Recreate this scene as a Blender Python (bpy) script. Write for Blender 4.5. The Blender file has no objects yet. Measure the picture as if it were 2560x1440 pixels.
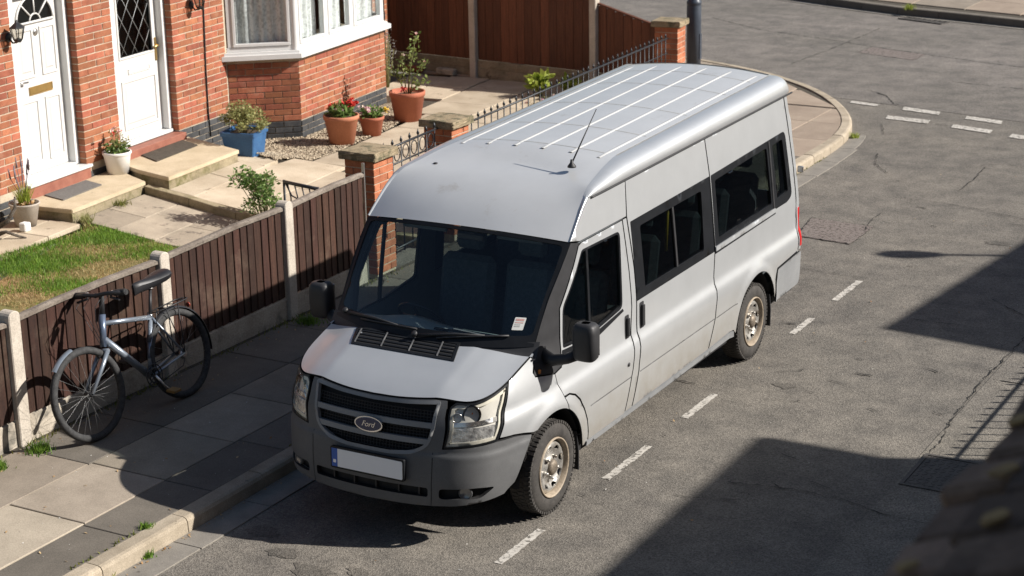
import bpy, bmesh, math, random
import numpy as np
from mathutils import Vector, Matrix
from mathutils.geometry import delaunay_2d_cdt
R = math.radians
random.seed(7); rng = np.random.default_rng(7)
S = bpy.context.scene
COL = S.collection

# ------------------------------------------------------------------ camera
CAM = Vector((6.95, -11.02, 5.605)); YAW, PITCH, ROLL = 0.51897, 0.29864, -0.0187
fw = Vector((-math.sin(YAW)*math.cos(PITCH), math.cos(YAW)*math.cos(PITCH), -math.sin(PITCH)))
rt = Vector((math.cos(YAW), math.sin(YAW), 0)); up = rt.cross(fw)
r2 = rt*math.cos(ROLL)+up*math.sin(ROLL); u2 = -rt*math.sin(ROLL)+up*math.cos(ROLL)
cam = bpy.data.objects.new('camera', bpy.data.cameras.new('camera')); COL.objects.link(cam)
mw = Matrix((r2, u2, -fw)).transposed().to_4x4(); mw.translation = CAM
cam.matrix_world = mw
cam.data.sensor_width = 36; cam.data.lens = 4611/2560*36
cam.data.clip_end = 2000; cam.data.clip_start = .05
cam.data.dof.use_dof = True; cam.data.dof.focus_distance = 13.5; cam.data.dof.aperture_fstop = 4.2
S.camera = cam
# ------------------------------------------------------------------ sky, sun, exposure
SUN_AZ, SUN_EL = R(23.5), R(34)
sv = Vector((math.cos(SUN_AZ)*math.cos(SUN_EL), math.sin(SUN_AZ)*math.cos(SUN_EL), math.sin(SUN_EL)))
w = bpy.data.worlds.new('World'); S.world = w; w.use_nodes = True
nt = w.node_tree; bg = nt.nodes['Background']
sky = nt.nodes.new('ShaderNodeTexSky'); sky.sky_type = 'NISHITA'; sky.sun_disc = False
sky.sun_elevation = SUN_EL; sky.sun_rotation = math.pi/2-SUN_AZ; sky.air_density = 1.0; sky.dust_density = 1.2; sky.ozone_density = 1.0
nt.links.new(sky.outputs[0], bg.inputs[0]); bg.inputs[1].default_value = 0.052
sun = bpy.data.objects.new('sun', bpy.data.lights.new('sun', 'SUN')); COL.objects.link(sun)
sun.data.energy = 5.0; sun.data.angle = R(.55); sun.data.color = (1, .95, .885)
sun.rotation_euler = sv.to_track_quat('Z', 'Y').to_euler()
sun.location = sv*60
S.view_settings.view_transform = 'Standard'; S.view_settings.look = 'None'
S.view_settings.exposure = 0.66; S.view_settings.gamma = 1
S.view_settings.use_curve_mapping = False
try:
    S.cycles.use_denoising = True; S.cycles.max_bounces = 8; S.cycles.transparent_max_bounces = 24
    S.cycles.caustics_reflective = False; S.cycles.caustics_refractive = False
except Exception: pass

# ------------------------------------------------------------------ helpers
def tag(o, label=None, cat=None, group=None, kind=None):
    if label: o['label'] = label
    if cat: o['category'] = cat
    if group: o['group'] = group
    if kind: o['kind'] = kind
    return o
def empty(name, loc=(0, 0, 0), rz=0, label=None, cat=None, group=None, kind=None):
    o = bpy.data.objects.new(name, None); COL.objects.link(o)
    o.location = loc; o.rotation_euler = (0, 0, rz); o.empty_display_size = .2
    return tag(o, label, cat, group, kind)
def link(name, me, mat, parent=None, loc=None, rot=None):
    o = bpy.data.objects.new(name, me); COL.objects.link(o)
    if mat is not None and len(me.materials) == 0: me.materials.append(mat)
    if parent is not None: o.parent = parent
    if loc is not None: o.location = loc
    if rot is not None: o.rotation_euler = rot
    return o
def mesh(name, V, F, smooth=False):
    me = bpy.data.meshes.new(name); me.from_pydata([tuple(v) for v in V], [], [tuple(f) for f in F]); me.update()
    if smooth: me.shade_smooth()
    return me
def pyobj(name, V, F, mat, parent=None, smooth=False):
    return link(name, mesh(name, V, F, smooth), mat, parent)

class MB:
    """collects simple solids; build() links them as one mesh"""
    def __init__(s): s.bm = bmesh.new()
    def _add(s, f):
        n0 = len(s.bm.verts); f(); s.bm.verts.ensure_lookup_table(); return s.bm.verts[n0:]
    def box(s, a, b, bev=0, M=None):
        c = [(x, y, z) for x in (a[0], b[0]) for y in (a[1], b[1]) for z in (a[2], b[2])]
        vs = [s.bm.verts.new(v) for v in c]
        fs = [s.bm.faces.new([vs[i] for i in q]) for q in ((0,1,3,2),(4,6,7,5),(0,4,5,1),(2,3,7,6),(0,2,6,4),(1,5,7,3))]
        if bev:
            es = list({e for f in fs for e in f.edges})
            r = bmesh.ops.bevel(s.bm, geom=es, offset=bev, segments=1, affect='EDGES', profile=.5)
            vs = list({v for f in r['faces'] for v in f.verts} | {v for v in vs if v.is_valid})
        if M is not None:
            for v in vs: v.co = M @ v.co
        return s
    def tube(s, pts, rad, n=8, cap=True):
        pts = [Vector(p) for p in pts]; rings = []
        rads = rad if hasattr(rad, '__len__') else [rad]*len(pts)
        prev = None
        for i, p in enumerate(pts):
            d = (pts[min(i+1, len(pts)-1)]-pts[max(i-1, 0)]).normalized()
            if prev is None:
                a = Vector((0, 0, 1)) if abs(d.z) < .9 else Vector((1, 0, 0)); e1 = d.cross(a).normalized()
            else:
                e1 = (prev-d*prev.dot(d)).normalized()
            prev = e1; e2 = d.cross(e1)
            rings.append([s.bm.verts.new(p+(e1*math.cos(2*math.pi*k/n)+e2*math.sin(2*math.pi*k/n))*rads[i]) for k in range(n)])
        for a, b in zip(rings, rings[1:]):
            for k in range(n):
                f = s.bm.faces.new((a[k], a[(k+1) % n], b[(k+1) % n], b[k])); f.smooth = True
        if cap:
            s.bm.faces.new(rings[0][::-1]); s.bm.faces.new(rings[-1])
        return s
    def loop(s, pts, rad, n=6):
        pts = [Vector(p) for p in pts]; N = len(pts); rings = []
        nrm = (pts[1]-pts[0]).cross(pts[N//3]-pts[0]).normalized()
        for i, p in enumerate(pts):
            d = (pts[(i+1) % N]-pts[i-1]).normalized(); e1 = d.cross(nrm).normalized()
            rings.append([s.bm.verts.new(p+(e1*math.cos(2*math.pi*k/n)+nrm*math.sin(2*math.pi*k/n))*rad) for k in range(n)])
        for i in range(N):
            a, b = rings[i], rings[(i+1) % N]
            for k in range(n):
                f = s.bm.faces.new((a[k], b[k], b[(k+1) % n], a[(k+1) % n])); f.smooth = True
        return s
    def lathe(s, prof, n=32, M=None, smooth=True):
        """prof: (r,z) list, about z"""
        rings = []
        for r, z in prof:
            rings.append([s.bm.verts.new((r*math.cos(2*math.pi*k/n), r*math.sin(2*math.pi*k/n), z)) for k in range(n)] if r > 1e-6 else [s.bm.verts.new((0, 0, z))])
        new = [v for rr in rings for v in rr]
        for a, b in zip(rings, rings[1:]):
            for k in range(n):
                k2 = (k+1) % n
                if len(a) == 1 and len(b) == 1: continue
                if len(a) == 1: f = s.bm.faces.new((a[0], b[k2], b[k]))
                elif len(b) == 1: f = s.bm.faces.new((a[k], a[k2], b[0]))
                else: f = s.bm.faces.new((a[k], a[k2], b[k2], b[k]))
                f.smooth = smooth
        if M is not None:
            for v in new: v.co = M @ v.co
        return s
    def prism(s, poly, h0, h1, M=None):
        a = [s.bm.verts.new((x, y, h0)) for x, y in poly]; b = [s.bm.verts.new((x, y, h1)) for x, y in poly]
        n = len(poly)
        for k in range(n): s.bm.faces.new((a[k], a[(k+1) % n], b[(k+1) % n], b[k]))
        s.bm.faces.new(a[::-1]); s.bm.faces.new(b)
        if M is not None:
            for v in a+b: v.co = M @ v.co
        return s
    def grid(s, P, smooth=True, close=False):
        """P: rows x cols of points"""
        vv = [[s.bm.verts.new(p) for p in row] for row in P]
        for i in range(len(vv)-1):
            for j in range(len(vv[0])-1):
                f = s.bm.faces.new((vv[i][j], vv[i][j+1], vv[i+1][j+1], vv[i+1][j])); f.smooth = smooth
        return s
    def build(s, name, mat, parent=None, loc=None, rot=None, fix=True):
        if fix: bmesh.ops.recalc_face_normals(s.bm, faces=s.bm.faces[:])
        me = bpy.data.meshes.new(name); s.bm.to_mesh(me); s.bm.free()
        return link(name, me, mat, parent, loc, rot)
def cbox_mesh(name, a, b, bev):
    m = MB().box(a, b, bev); me = bpy.data.meshes.new(name); bmesh.ops.recalc_face_normals(m.bm, faces=m.bm.faces[:]); m.bm.to_mesh(me); m.bm.free(); return me
def soup(name, tri_verts, mat, parent=None, nper=3, kind='stuff'):
    """tri_verts: (N,nper,3) array -> one mesh of loose faces"""
    A = np.asarray(tri_verts, np.float32); N = len(A)
    me = bpy.data.meshes.new(name); me.vertices.add(N*nper); me.loops.add(N*nper); me.polygons.add(N)
    me.vertices.foreach_set('co', A.reshape(-1)); me.loops.foreach_set('vertex_index', np.arange(N*nper, dtype=np.int32))
    me.polygons.foreach_set('loop_start', np.arange(0, N*nper, nper, dtype=np.int32)); me.polygons.foreach_set('loop_total', np.full(N, nper, np.int32))
    me.update(calc_edges=True); me.validate()
    o = link(name, me, mat, parent)
    if kind: o['kind'] = kind
    return o
def inpoly(x, y, poly):
    c = False; n = len(poly); j = n-1
    for i in range(n):
        xi, yi = poly[i]; xj, yj = poly[j]
        if (yi > y) != (yj > y) and x < (xj-xi)*(y-yi)/(yj-yi)+xi: c = not c
        j = i
    return c
def area(p): return .5*sum(p[i][0]*p[(i+1) % len(p)][1]-p[(i+1) % len(p)][0]*p[i][1] for i in range(len(p)))
def ccw(p): return list(p) if area(p) > 0 else list(p)[::-1]
def inset(poly, g):
    p = ccw(poly); n = len(p); out = []
    for i in range(n):
        a, b, c = Vector(p[i-1]), Vector(p[i]), Vector(p[(i+1) % n])
        d1 = (b-a).normalized(); d2 = (c-b).normalized(); n1 = Vector((-d1.y, d1.x)); n2 = Vector((-d2.y, d2.x))
        m = n1+n2; k = max(m.dot(n1), .35); q = b+m*(g/k); out.append((q.x, q.y))
    return out
def rnd(poly, r, seg=4):
    """fillet the corners; r number or list"""
    n = len(poly); out = []
    for i in range(n):
        ri = r[i] if hasattr(r, '__len__') else r
        a, b, c = Vector(poly[i-1]), Vector(poly[i]), Vector(poly[(i+1) % n])
        if ri <= 0: out.append(tuple(b)); continue
        la, lc = (a-b).length, (c-b).length; t = min(ri, la*.48, lc*.48)
        p0, p1 = b+(a-b).normalized()*t, b+(c-b).normalized()*t
        for k in range(seg+1):
            s = k/seg; q = p0*(1-s)**2+b*2*s*(1-s)+p1*s*s; out.append((q.x, q.y))
    return out
def clip(poly, region):
    """Sutherland-Hodgman against a convex ccw region"""
    out = list(poly); n = len(region)
    for i in range(n):
        a, b = region[i], region[(i+1) % n]; inp = out; out = []
        def side(p): return (b[0]-a[0])*(p[1]-a[1])-(b[1]-a[1])*(p[0]-a[0])
        for k in range(len(inp)):
            p, q = inp[k-1], inp[k]; sp, sq = side(p), side(q)
            if (sp >= 0) != (sq >= 0):
                t = sp/(sp-sq); out.append((p[0]+(q[0]-p[0])*t, p[1]+(q[1]-p[1])*t))
            if sq >= 0: out.append(q)
        if len(out) < 3: return []
    return out
def panel(name, outline, mapf, mat, parent, holes=(), step=.04, thick=.012, gap=0., out=None, smooth=True, off=0., stepz=None, rim=None):
    """a 2-D outline with holes, triangulated and laid on the curved surface mapf(a,b); rim turned inward"""
    O = inset(outline, gap) if gap else ccw(outline)
    Hs = [ccw(h) for h in holes]
    pts, edges = [], []
    loops = []
    for L in [O]+Hs:
        ring = []
        for i in range(len(L)):
            a, b = L[i], L[(i+1) % len(L)]; d = math.dist(a, b); k = max(1, int(round(d/step)))
            for j in range(k): ring.append((a[0]+(b[0]-a[0])*j/k, a[1]+(b[1]-a[1])*j/k))
        n0 = len(pts); pts += ring; m = len(ring); edges += [(n0+i, n0+(i+1) % m) for i in range(m)]; loops.append(ring)
    B = np.array(pts)
    x0, y0 = B.min(0); x1, y1 = B.max(0)
    gx = np.arange(x0+step*.5, x1, step); sz = stepz or step; gy = np.arange(math.ceil(y0/sz)*sz, y1, sz)
    for x in gx:
        for y in gy:
            if np.min((B[:, 0]-x)**2+(B[:, 1]-y)**2) < (.45*sz)**2: continue
            if inpoly(x, y, O) and not any(inpoly(x, y, h) for h in Hs): pts.append((float(x), float(y)))
    v2, _, f2, _, _, _ = delaunay_2d_cdt([Vector(p) for p in pts], edges, [], 0, 1e-6)
    F = []
    for f in f2:
        cx = sum(v2[i][0] for i in f)/3; cy = sum(v2[i][1] for i in f)/3
        if inpoly(cx, cy, O) and not any(inpoly(cx, cy, h) for h in Hs): F.append(tuple(f))
    def nrm(a, b):
        e = .004; p = Vector(mapf(a, b)); t1 = Vector(mapf(a+e, b))-p; t2 = Vector(mapf(a, b+e))-p
        n = t1.cross(t2).normalized()
        return n if n.dot(out(p) if callable(out) else Vector(out)) > 0 else -n
    N = [nrm(v[0], v[1]) for v in v2] if off else None
    V = [Vector(mapf(v[0], v[1]))+(N[i]*off if off else Vector((0, 0, 0))) for i, v in enumerate(v2)]
    # orientation
    if F:
        a, b, c = (V[i] for i in F[len(F)//2]); fn = (b-a).cross(c-a); cen = (a+b+c)/3
        if fn.dot(out(cen) if callable(out) else Vector(out)) < 0: F = [f[::-1] for f in F]
    nS = len(F)
    if thick:
        for ring in loops:
            n0 = len(V); m = len(ring)
            for a, b in ring:
                n = nrm(a, b); p = Vector(mapf(a, b))+n*off; V.append(p); V.append(p-n*thick)
            for i in range(m):
                j = (i+1) % m; F.append((n0+2*i, n0+2*j, n0+2*j+1, n0+2*i+1))
    me = mesh(name, V, F)
    me.polygons.foreach_set('use_smooth', [smooth and i < nS for i in range(len(F))]); me.update()
    o = link(name, me, mat, parent)
    if rim is not None:
        me.materials.append(rim); me.polygons.foreach_set('material_index', [0 if i < nS else 1 for i in range(len(F))]); me.update()
    return o

# ------------------------------------------------------------------ materials
def newmat(name):
    m = bpy.data.materials.new(name); m.use_nodes = True; nt = m.node_tree
    return m, nt, nt.nodes['Principled BSDF'], nt.nodes, nt.links
def ramp(nt, fac, stops):
    r = nt.nodes.new('ShaderNodeValToRGB'); e = r.color_ramp.elements
    while len(e) < len(stops): e.new(.5)
    for i, (p, c) in enumerate(stops): e[i].position = p; e[i].color = (*c, 1) if len(c) == 3 else c
    nt.links.new(fac, r.inputs[0]); return r.outputs[0]
def mixc(nt, fac, a, b, mode='MIX'):
    n = nt.nodes.new('ShaderNodeMix'); n.data_type = 'RGBA'; n.blend_type = mode
    for sock, v in ((n.inputs[0], fac), (n.inputs[6], a), (n.inputs[7], b)):
        if isinstance(v, (int, float)): sock.default_value = v
        elif isinstance(v, tuple): sock.default_value = (*v, 1)
        else: nt.links.new(v, sock)
    return n.outputs[2]
def noise(nt, scale, detail=4, rough=.55, vec=None, stretch=None, dist=0):
    n = nt.nodes.new('ShaderNodeTexNoise'); n.inputs['Scale'].default_value = scale; n.inputs['Detail'].default_value = detail; n.inputs['Roughness'].default_value = rough
    n.inputs['Distortion'].default_value = dist
    v = vec if vec is not None else pos(nt)
    if stretch:
        mp = nt.nodes.new('ShaderNodeMapping'); mp.inputs['Scale'].default_value = stretch; nt.links.new(v, mp.inputs[0]); v = mp.outputs[0]
    nt.links.new(v, n.inputs['Vector']); return n.outputs['Fac']
def pos(nt, kind='world'):
    if kind == 'world':
        g = nt.nodes.new('ShaderNodeNewGeometry'); return g.outputs['Position']
    t = nt.nodes.new('ShaderNodeTexCoord'); return t.outputs['Object']
def math_(nt, op, a, b=0.):
    n = nt.nodes.new('ShaderNodeMath'); n.operation = op
    for s, v in zip(n.inputs, (a, b)):
        if isinstance(v, (int, float)): s.default_value = v
        else: nt.links.new(v, s)
    return n.outputs[0]
def bump(nt, bsdf, h, strength=.3, dist=.01):
    b = nt.nodes.new('ShaderNodeBump'); b.inputs['Strength'].default_value = strength; b.inputs['Distance'].default_value = dist
    nt.links.new(h, b.inputs['Height']); nt.links.new(b.outputs[0], bsdf.inputs['Normal'])
def mottled(name, c1, c2, scale=6, rough=.8, fine=90, fine_amt=.35, bmp=.25, bdist=.004, rand=0., c3=None, c3scale=1.5, c3amt=(.5, .7), stretch=None, metal=0, coat=0, spec=.35, dark=None, rand_hue=None):
    m, nt, b, N, L = newmat(name)
    f = noise(nt, scale, 5, .6, stretch=stretch)
    col = ramp(nt, f, [(.3, c1), (.7, c2)])
    if c3:
        f3 = noise(nt, c3scale, 6, .65); col = mixc(nt, ramp(nt, f3, [(c3amt[0], (0, 0, 0)), (c3amt[1], (1, 1, 1))]), col, c3)
    if dark:   # dirt speckle with a shape of its own
        fd = noise(nt, dark[1], 8, .7); col = mixc(nt, ramp(nt, fd, [(dark[2], (0, 0, 0)), (dark[2]+.08, (1, 1, 1))]), col, dark[0])
    ff = noise(nt, fine, 3, .6)
    if fine_amt: col = mixc(nt, fine_amt, col, ramp(nt, ff, [(.25, (.25, .25, .25)), (.75, (.85, .85, .85))]), 'OVERLAY')
    if rand:
        oi = N.new('ShaderNodeObjectInfo'); hs = N.new('ShaderNodeHueSaturation')
        mr = N.new('ShaderNodeMapRange'); mr.inputs[3].default_value = 1-rand; mr.inputs[4].default_value = 1+rand
        L.new(oi.outputs['Random'], mr.inputs[0]); L.new(mr.outputs[0], hs.inputs['Value']); L.new(col, hs.inputs['Color'])
        if rand_hue:
            wn = N.new('ShaderNodeTexWhiteNoise'); wn.noise_dimensions = '1D'; L.new(oi.outputs['Random'], wn.inputs['W'])
            m2 = N.new('ShaderNodeMapRange'); m2.inputs[3].default_value = .5-rand_hue; m2.inputs[4].default_value = .5+rand_hue
            L.new(wn.outputs['Value'], m2.inputs[0]); L.new(m2.outputs[0], hs.inputs['Hue'])
        col = hs.outputs[0]
    L.new(col, b.inputs['Base Color']); b.inputs['Roughness'].default_value = rough; b.inputs['Metallic'].default_value = metal
    b.inputs['Coat Weight'].default_value = coat; b.inputs['Specular IOR Level'].default_value = spec
    if bmp: bump(nt, b, math_(nt, 'ADD', ff, f), bmp, bdist)
    return m
def plain(name, c, rough=.5, metal=0, coat=0, emit=None, spec=.5, var=.12):
    m, nt, b, N, L = newmat(name)
    f = noise(nt, 9, 5, .6); lo = tuple(x*(1-var) for x in c); hi = tuple(min(1, x*(1+var)) for x in c)
    L.new(ramp(nt, f, [(.3, lo), (.7, hi)]), b.inputs['Base Color'])
    b.inputs['Roughness'].default_value = rough; b.inputs['Metallic'].default_value = metal; b.inputs['Coat Weight'].default_value = coat
    b.inputs['Specular IOR Level'].default_value = spec
    return m
def glass(name, tint, ior=1.5, rough=.0, refl=1.0):
    m, nt, b, N, L = newmat(name); N.remove(b); out = N['Material Output']
    tr = N.new('ShaderNodeBsdfTransparent'); tr.inputs[0].default_value = (*tint, 1)
    gl = N.new('ShaderNodeBsdfGlossy'); gl.inputs['Roughness'].default_value = rough; gl.inputs[0].default_value = (refl, refl, refl, 1)
    lw = N.new('ShaderNodeLayerWeight'); lw.inputs[0].default_value = .5; f0 = ((ior-1)/(ior+1))**2   # Schlick, alike from both sides of the pane
    fac = math_(nt, 'ADD', math_(nt, 'MULTIPLY', math_(nt, 'POWER', lw.outputs['Facing'], 5.), 1-f0), f0)
    mx = N.new('ShaderNodeMixShader'); L.new(fac, mx.inputs[0]); L.new(tr.outputs[0], mx.inputs[1]); L.new(gl.outputs[0], mx.inputs[2]); L.new(mx.outputs[0], out.inputs[0])
    return m
def leafmat(name, c1, c2, trans=.25):
    m, nt, b, N, L = newmat(name)
    g = N.new('ShaderNodeNewGeometry'); col = ramp(nt, g.outputs['Random Per Island'], [(0, c1), (1, c2)])
    f = noise(nt, 5, 3); col = mixc(nt, .4, col, ramp(nt, f, [(.3, (.3, .3, .3)), (.7, (.8, .8, .8))]), 'OVERLAY')
    L.new(col, b.inputs['Base Color']); b.inputs['Roughness'].default_value = .55; b.inputs['Specular IOR Level'].default_value = .3
    tl = N.new('ShaderNodeBsdfTranslucent'); L.new(col, tl.inputs[0]); mx = N.new('ShaderNodeMixShader'); mx.inputs[0].default_value = trans
    L.new(b.outputs[0], mx.inputs[1]); L.new(tl.outputs[0], mx.inputs[2]); L.new(mx.outputs[0], N['Material Output'].inputs[0])
    return m
def asphalt(name, tone=1.0, warm=1.0, scuff=.62):
    m, nt, b, N, L = newmat(name)
    big = noise(nt, .35, 4, .6); mid = noise(nt, 2.6, 6, .65); streak = noise(nt, 7, 7, .74, stretch=(1.0, 1.5, 1)); fine = noise(nt, 160, 2, .5)
    vo = N.new('ShaderNodeTexVoronoi'); vo.inputs['Scale'].default_value = 95; L.new(pos(nt), vo.inputs['Vector'])
    t = tone
    col = ramp(nt, big, [(.3, (.126*t, .117*t, .106*t)), (.7, (.172*t, .157*t, .137*t*warm))])
    col = mixc(nt, .7, col, ramp(nt, mid, [(.25, (.24, .24, .24)), (.75, (.76, .74, .70))]), 'OVERLAY')
    col = mixc(nt, ramp(nt, streak, [(.60, (0, 0, 0)), (.70, (scuff,)*3)]), col, (.055*t, .051*t, .047*t))
    col = mixc(nt, .55, col, ramp(nt, vo.outputs['Color'], [(.1, (.15, .15, .15)), (.9, (.85, .85, .85))]), 'OVERLAY')
    col = mixc(nt, .3, col, ramp(nt, fine, [(.3, (.15, .15, .15)), (.7, (.9, .9, .9))]), 'OVERLAY')
    # pale grit
    v2 = N.new('ShaderNodeTexVoronoi'); v2.inputs['Scale'].default_value = 17; L.new(pos(nt), v2.inputs['Vector'])
    col = mixc(nt, ramp(nt, v2.outputs['Distance'], [(.03, (.7, .7, .7)), (.06, (0, 0, 0))]), col, (.32, .30, .27))
    L.new(col, b.inputs['Base Color']); b.inputs['Roughness'].default_value = .85; b.inputs['Specular IOR Level'].default_value = .3
    bump(nt, b, math_(nt, 'ADD', vo.outputs['Distance'], math_(nt, 'MULTIPLY', fine, .6)), .55, .006)
    return m
m_asphalt = asphalt('asphalt')
m_asphalt2 = asphalt('asphalt_side_road', 1.04, 1.06, .3)
m_strip = asphalt('footway_asphalt', 1.12, .97)
m_patch = mottled('coarse_aggregate_patch', (.125, .105, .095), (.215, .185, .165), 60, .9, 160, .8, .6, .006, c3=(.07, .055, .05), c3scale=25, c3amt=(.5, .6))
m_crack = mottled('crack_tar', (.012, .011, .010), (.03, .028, .025), 20, .9)
m_gutter = mottled('gutter_concrete', (.17, .155, .135), (.24, .22, .19), 5, .9, 120, .5, .3, .003, dark=((.09, .08, .07), 7, .62))
m_kerb = mottled('kerb_concrete', (.27, .225, .165), (.40, .34, .26), 5, .9, 110, .5, .35, .004, rand=.08, dark=((.13, .11, .085), 9, .62))
m_slab = mottled('paving_concrete', (.250, .212, .165), (.345, .295, .232), 3, .9, 130, .45, .3, .003, rand=.30, dark=((.09, .085, .075), 13, .66), rand_hue=.006)
m_slab_dark = mottled('paving_tarmac', (.120, .106, .088), (.165, .145, .120), 3, .92, 130, .55, .35, .004, rand=.12, dark=((.05, .047, .04), 10, .66))
m_slab_pink = mottled('corner_paving', (.25, .195, .15), (.33, .265, .205), 2.5, .9, 130, .4, .3, .003, rand=.10, dark=((.16, .13, .11), 7, .68))
m_bed = mottled('joint_dirt', (.045, .038, .03), (.09, .075, .055), 12, .95)
m_flag = mottled('garden_flagstone', (.35, .285, .205), (.48, .405, .305), 2.6, .9, 120, .35, .3, .004, rand=.10, dark=((.19, .15, .105), 4, .62))
m_flag_low = mottled('weathered_flagstone', (.235, .20, .155), (.36, .305, .235), 2.8, .9, 120, .4, .3, .004, rand=.10, dark=((.12, .10, .08), 5, .58))
m_step = mottled('step_concrete', (.40, .325, .215), (.53, .44, .31), 3, .9, 110, .35, .3, .004, dark=((.20, .16, .11), 5, .64))
m_edging = mottled('mossy_edging', (.20, .165, .105), (.33, .275, .18), 6, .95, 90, .45, .4, .005, c3=(.12, .11, .045), c3scale=4, c3amt=(.5, .65))
m_paint = mottled('worn_road_paint', (.40, .375, .335), (.54, .51, .46), 8, .8, 90, .3, .3, .003, c3=(.13, .12, .105), c3scale=26, c3amt=(.51, .60))
m_mortar = mottled('mortar', (.37, .305, .225), (.48, .405, .31), 12, .95, 120, .4)
m_brick = mottled('red_brick', (.225, .074, .040), (.335, .122, .066), 7, .88, 110, .5, .4, .004, rand=.24, c3=(.36, .19, .12), c3scale=3.1, c3amt=(.56, .74), dark=((.13, .05, .03), 13, .66), rand_hue=.009)
m_brick_old = mottled('pillar_brick', (.29, .095, .045), (.44, .165, .085), 9, .9, 100, .5, .5, .005, rand=.18, dark=((.12, .06, .04), 14, .62))
m_blue = mottled('engineering_brick', (.035, .038, .042), (.072, .072, .072), 9, .6, 90, .4, .3, .003, rand=.25, dark=((.16, .15, .13), 14, .7))
m_cap = mottled('pillar_cap_stone', (.20, .155, .095), (.31, .25, .165), 9, .95, 70, .6, .6, .006, c3=(.11, .10, .06), c3scale=7, c3amt=(.5, .62), dark=((.09, .07, .05), 25, .62))
m_upvc = plain('white_upvc', (.62, .62, .61), .32, var=.03)
m_white_door = plain('white_door_paint', (.585, .577, .56), .38, var=.03)
m_red_paint = mottled('red_threshold_paint', (.22, .08, .055), (.30, .125, .085), 8, .6, 90, .3)
m_brass = plain('brass', (.62, .43, .17), .32, .9)
m_steel = plain('steel', (.55, .54, .52), .3, .95)
m_black_metal = plain('black_painted_iron', (.020, .022, .026), .45, .2, var=.3)
m_grey_iron = plain('dull_green_iron', (.07, .08, .085), .5, .2, var=.3)
m_lamp_paint = plain('lamp_post_paint', (.045, .056, .075), .42, .1, var=.15)
m_fence = mottled('fence_board_brown', (.026, .0115, .0075), (.052, .023, .0145), 3, .75, 60, .5, .4, .004, rand=.34, stretch=(14, 14, 1), c3=(.085, .055, .038), c3scale=2.3, c3amt=(.55, .75), dark=((.22, .16, .12), 24, .73), rand_hue=.008)
m_rail_top = mottled('weathered_capping', (.13, .105, .085), (.24, .205, .17), 5, .95, 60, .6, .5, .005, rand=.12, dark=((.06, .05, .045), 14, .58))
m_fence_back = mottled('red_stained_board', (.075, .025, .012), (.135, .047, .022), 3, .7, 60, .35, .35, .003, rand=.26, stretch=(16, 16, 1), dark=((.04, .016, .010), 5, .67))
m_post = mottled('concrete_post', (.36, .315, .26), (.48, .43, .365), 5, .95, 90, .45, .4, .004, dark=((.20, .175, .145), 12, .66))
m_gboard = mottled('gravel_board_concrete', (.30, .26, .205), (.43, .38, .31), 4, .95, 80, .5, .5, .006, c3=(.16, .145, .12), c3scale=5, c3amt=(.56, .68))
m_gboard_old = mottled('old_gravel_board', (.17, .14, .095), (.28, .235, .165), 4, .95, 80, .5, .5, .006, dark=((.09, .08, .055), 5, .58))
m_soil = mottled('soil', (.045, .032, .02), (.085, .06, .036), 20, .95, 100, .6, .6, .01)
m_lawn_base = mottled('lawn_soil', (.10, .105, .03), (.20, .15, .065), 2.2, .95, 120, .6, .6, .01, c3=(.30, .185, .095), c3scale=1.6, c3amt=(.5, .62))
m_grass = leafmat('grass', (.065, .165, .018), (.22, .33, .05), .35)
m_grass_dry = leafmat('dry_grass', (.30, .20, .08), (.42, .33, .16), .25)
m_moss = leafmat('moss', (.09, .12, .02), (.22, .21, .05), .25)
m_litter = leafmat('leaf_litter', (.26, .12, .04), (.48, .36, .20), .2)
m_leaf_a = leafmat('leaf_green', (.07, .14, .035), (.21, .30, .085), .35)
m_leaf_b = leafmat('leaf_olive', (.17, .19, .06), (.42, .40, .18), .35)
m_leaf_c = leafmat('leaf_yellow_green', (.20, .27, .03), (.42, .46, .10), .3)
m_leaf_rose = leafmat('leaf_rose', (.11, .17, .04), (.27, .31, .10), .3)
m_stem = plain('stem', (.16, .16, .06), .8)
m_twig = plain('dry_twig', (.20, .155, .11), .85, var=.3)
m_red_fl = leafmat('petal_red', (.55, .03, .025), (.75, .12, .09), .2)
m_pink_fl = leafmat('petal_pink', (.75, .42, .42), (.85, .68, .62), .3)
m_mix_fl = leafmat('petal_mixed', (.70, .40, .58), (.90, .80, .62), .25)
m_yellow_fl = leafmat('petal_yellow', (.75, .50, .04), (.85, .65, .12), .25)
m_terra = mottled('terracotta', (.40, .155, .085), (.50, .205, .12), 4, .8, 60, .2, .2, .002, dark=((.52, .30, .20), 6, .68))
m_terra2 = mottled('terracotta_deep', (.33, .105, .06), (.42, .145, .085), 4, .75, 60, .2, .2, .002)
m_blue_pot = mottled('blue_glazed_pot', (.028, .085, .20), (.05, .135, .28), 5, .45, 50, .3, .2, .003, dark=((.12, .19, .28), 12, .70))
m_white_pot = mottled('white_plastic_pot', (.68, .66, .62), (.76, .74, .70), 4, .5, 50, .1, .1, .002)
m_grey_pot = mottled('grey_pot', (.33, .29, .245), (.43, .38, .325), 6, .8, 60, .25, .3, .003)
m_mat = mottled('doormat_grey', (.10, .095, .088), (.16, .15, .14), 40, .95, 200, .8, .7, .006)
m_mat2 = mottled('doormat_black', (.045, .038, .030), (.09, .075, .058), 30, .95, 150, .8, .8, .01)
m_rubber = plain('rubber', (.018, .018, .018), .75, var=.3)
m_window = glass('window_glass', (.95, .97, .97), 1.6)
m_door_glass = glass('textured_glass', (.30, .31, .31), 1.5, .12)
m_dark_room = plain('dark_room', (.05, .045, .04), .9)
m_pebble = mottled('gravel_stone', (.33, .265, .18), (.55, .47, .35), 23, .85, 120, .3, .2, .002, c3=(.20, .155, .11), c3scale=31, c3amt=(.48, .56))
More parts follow.
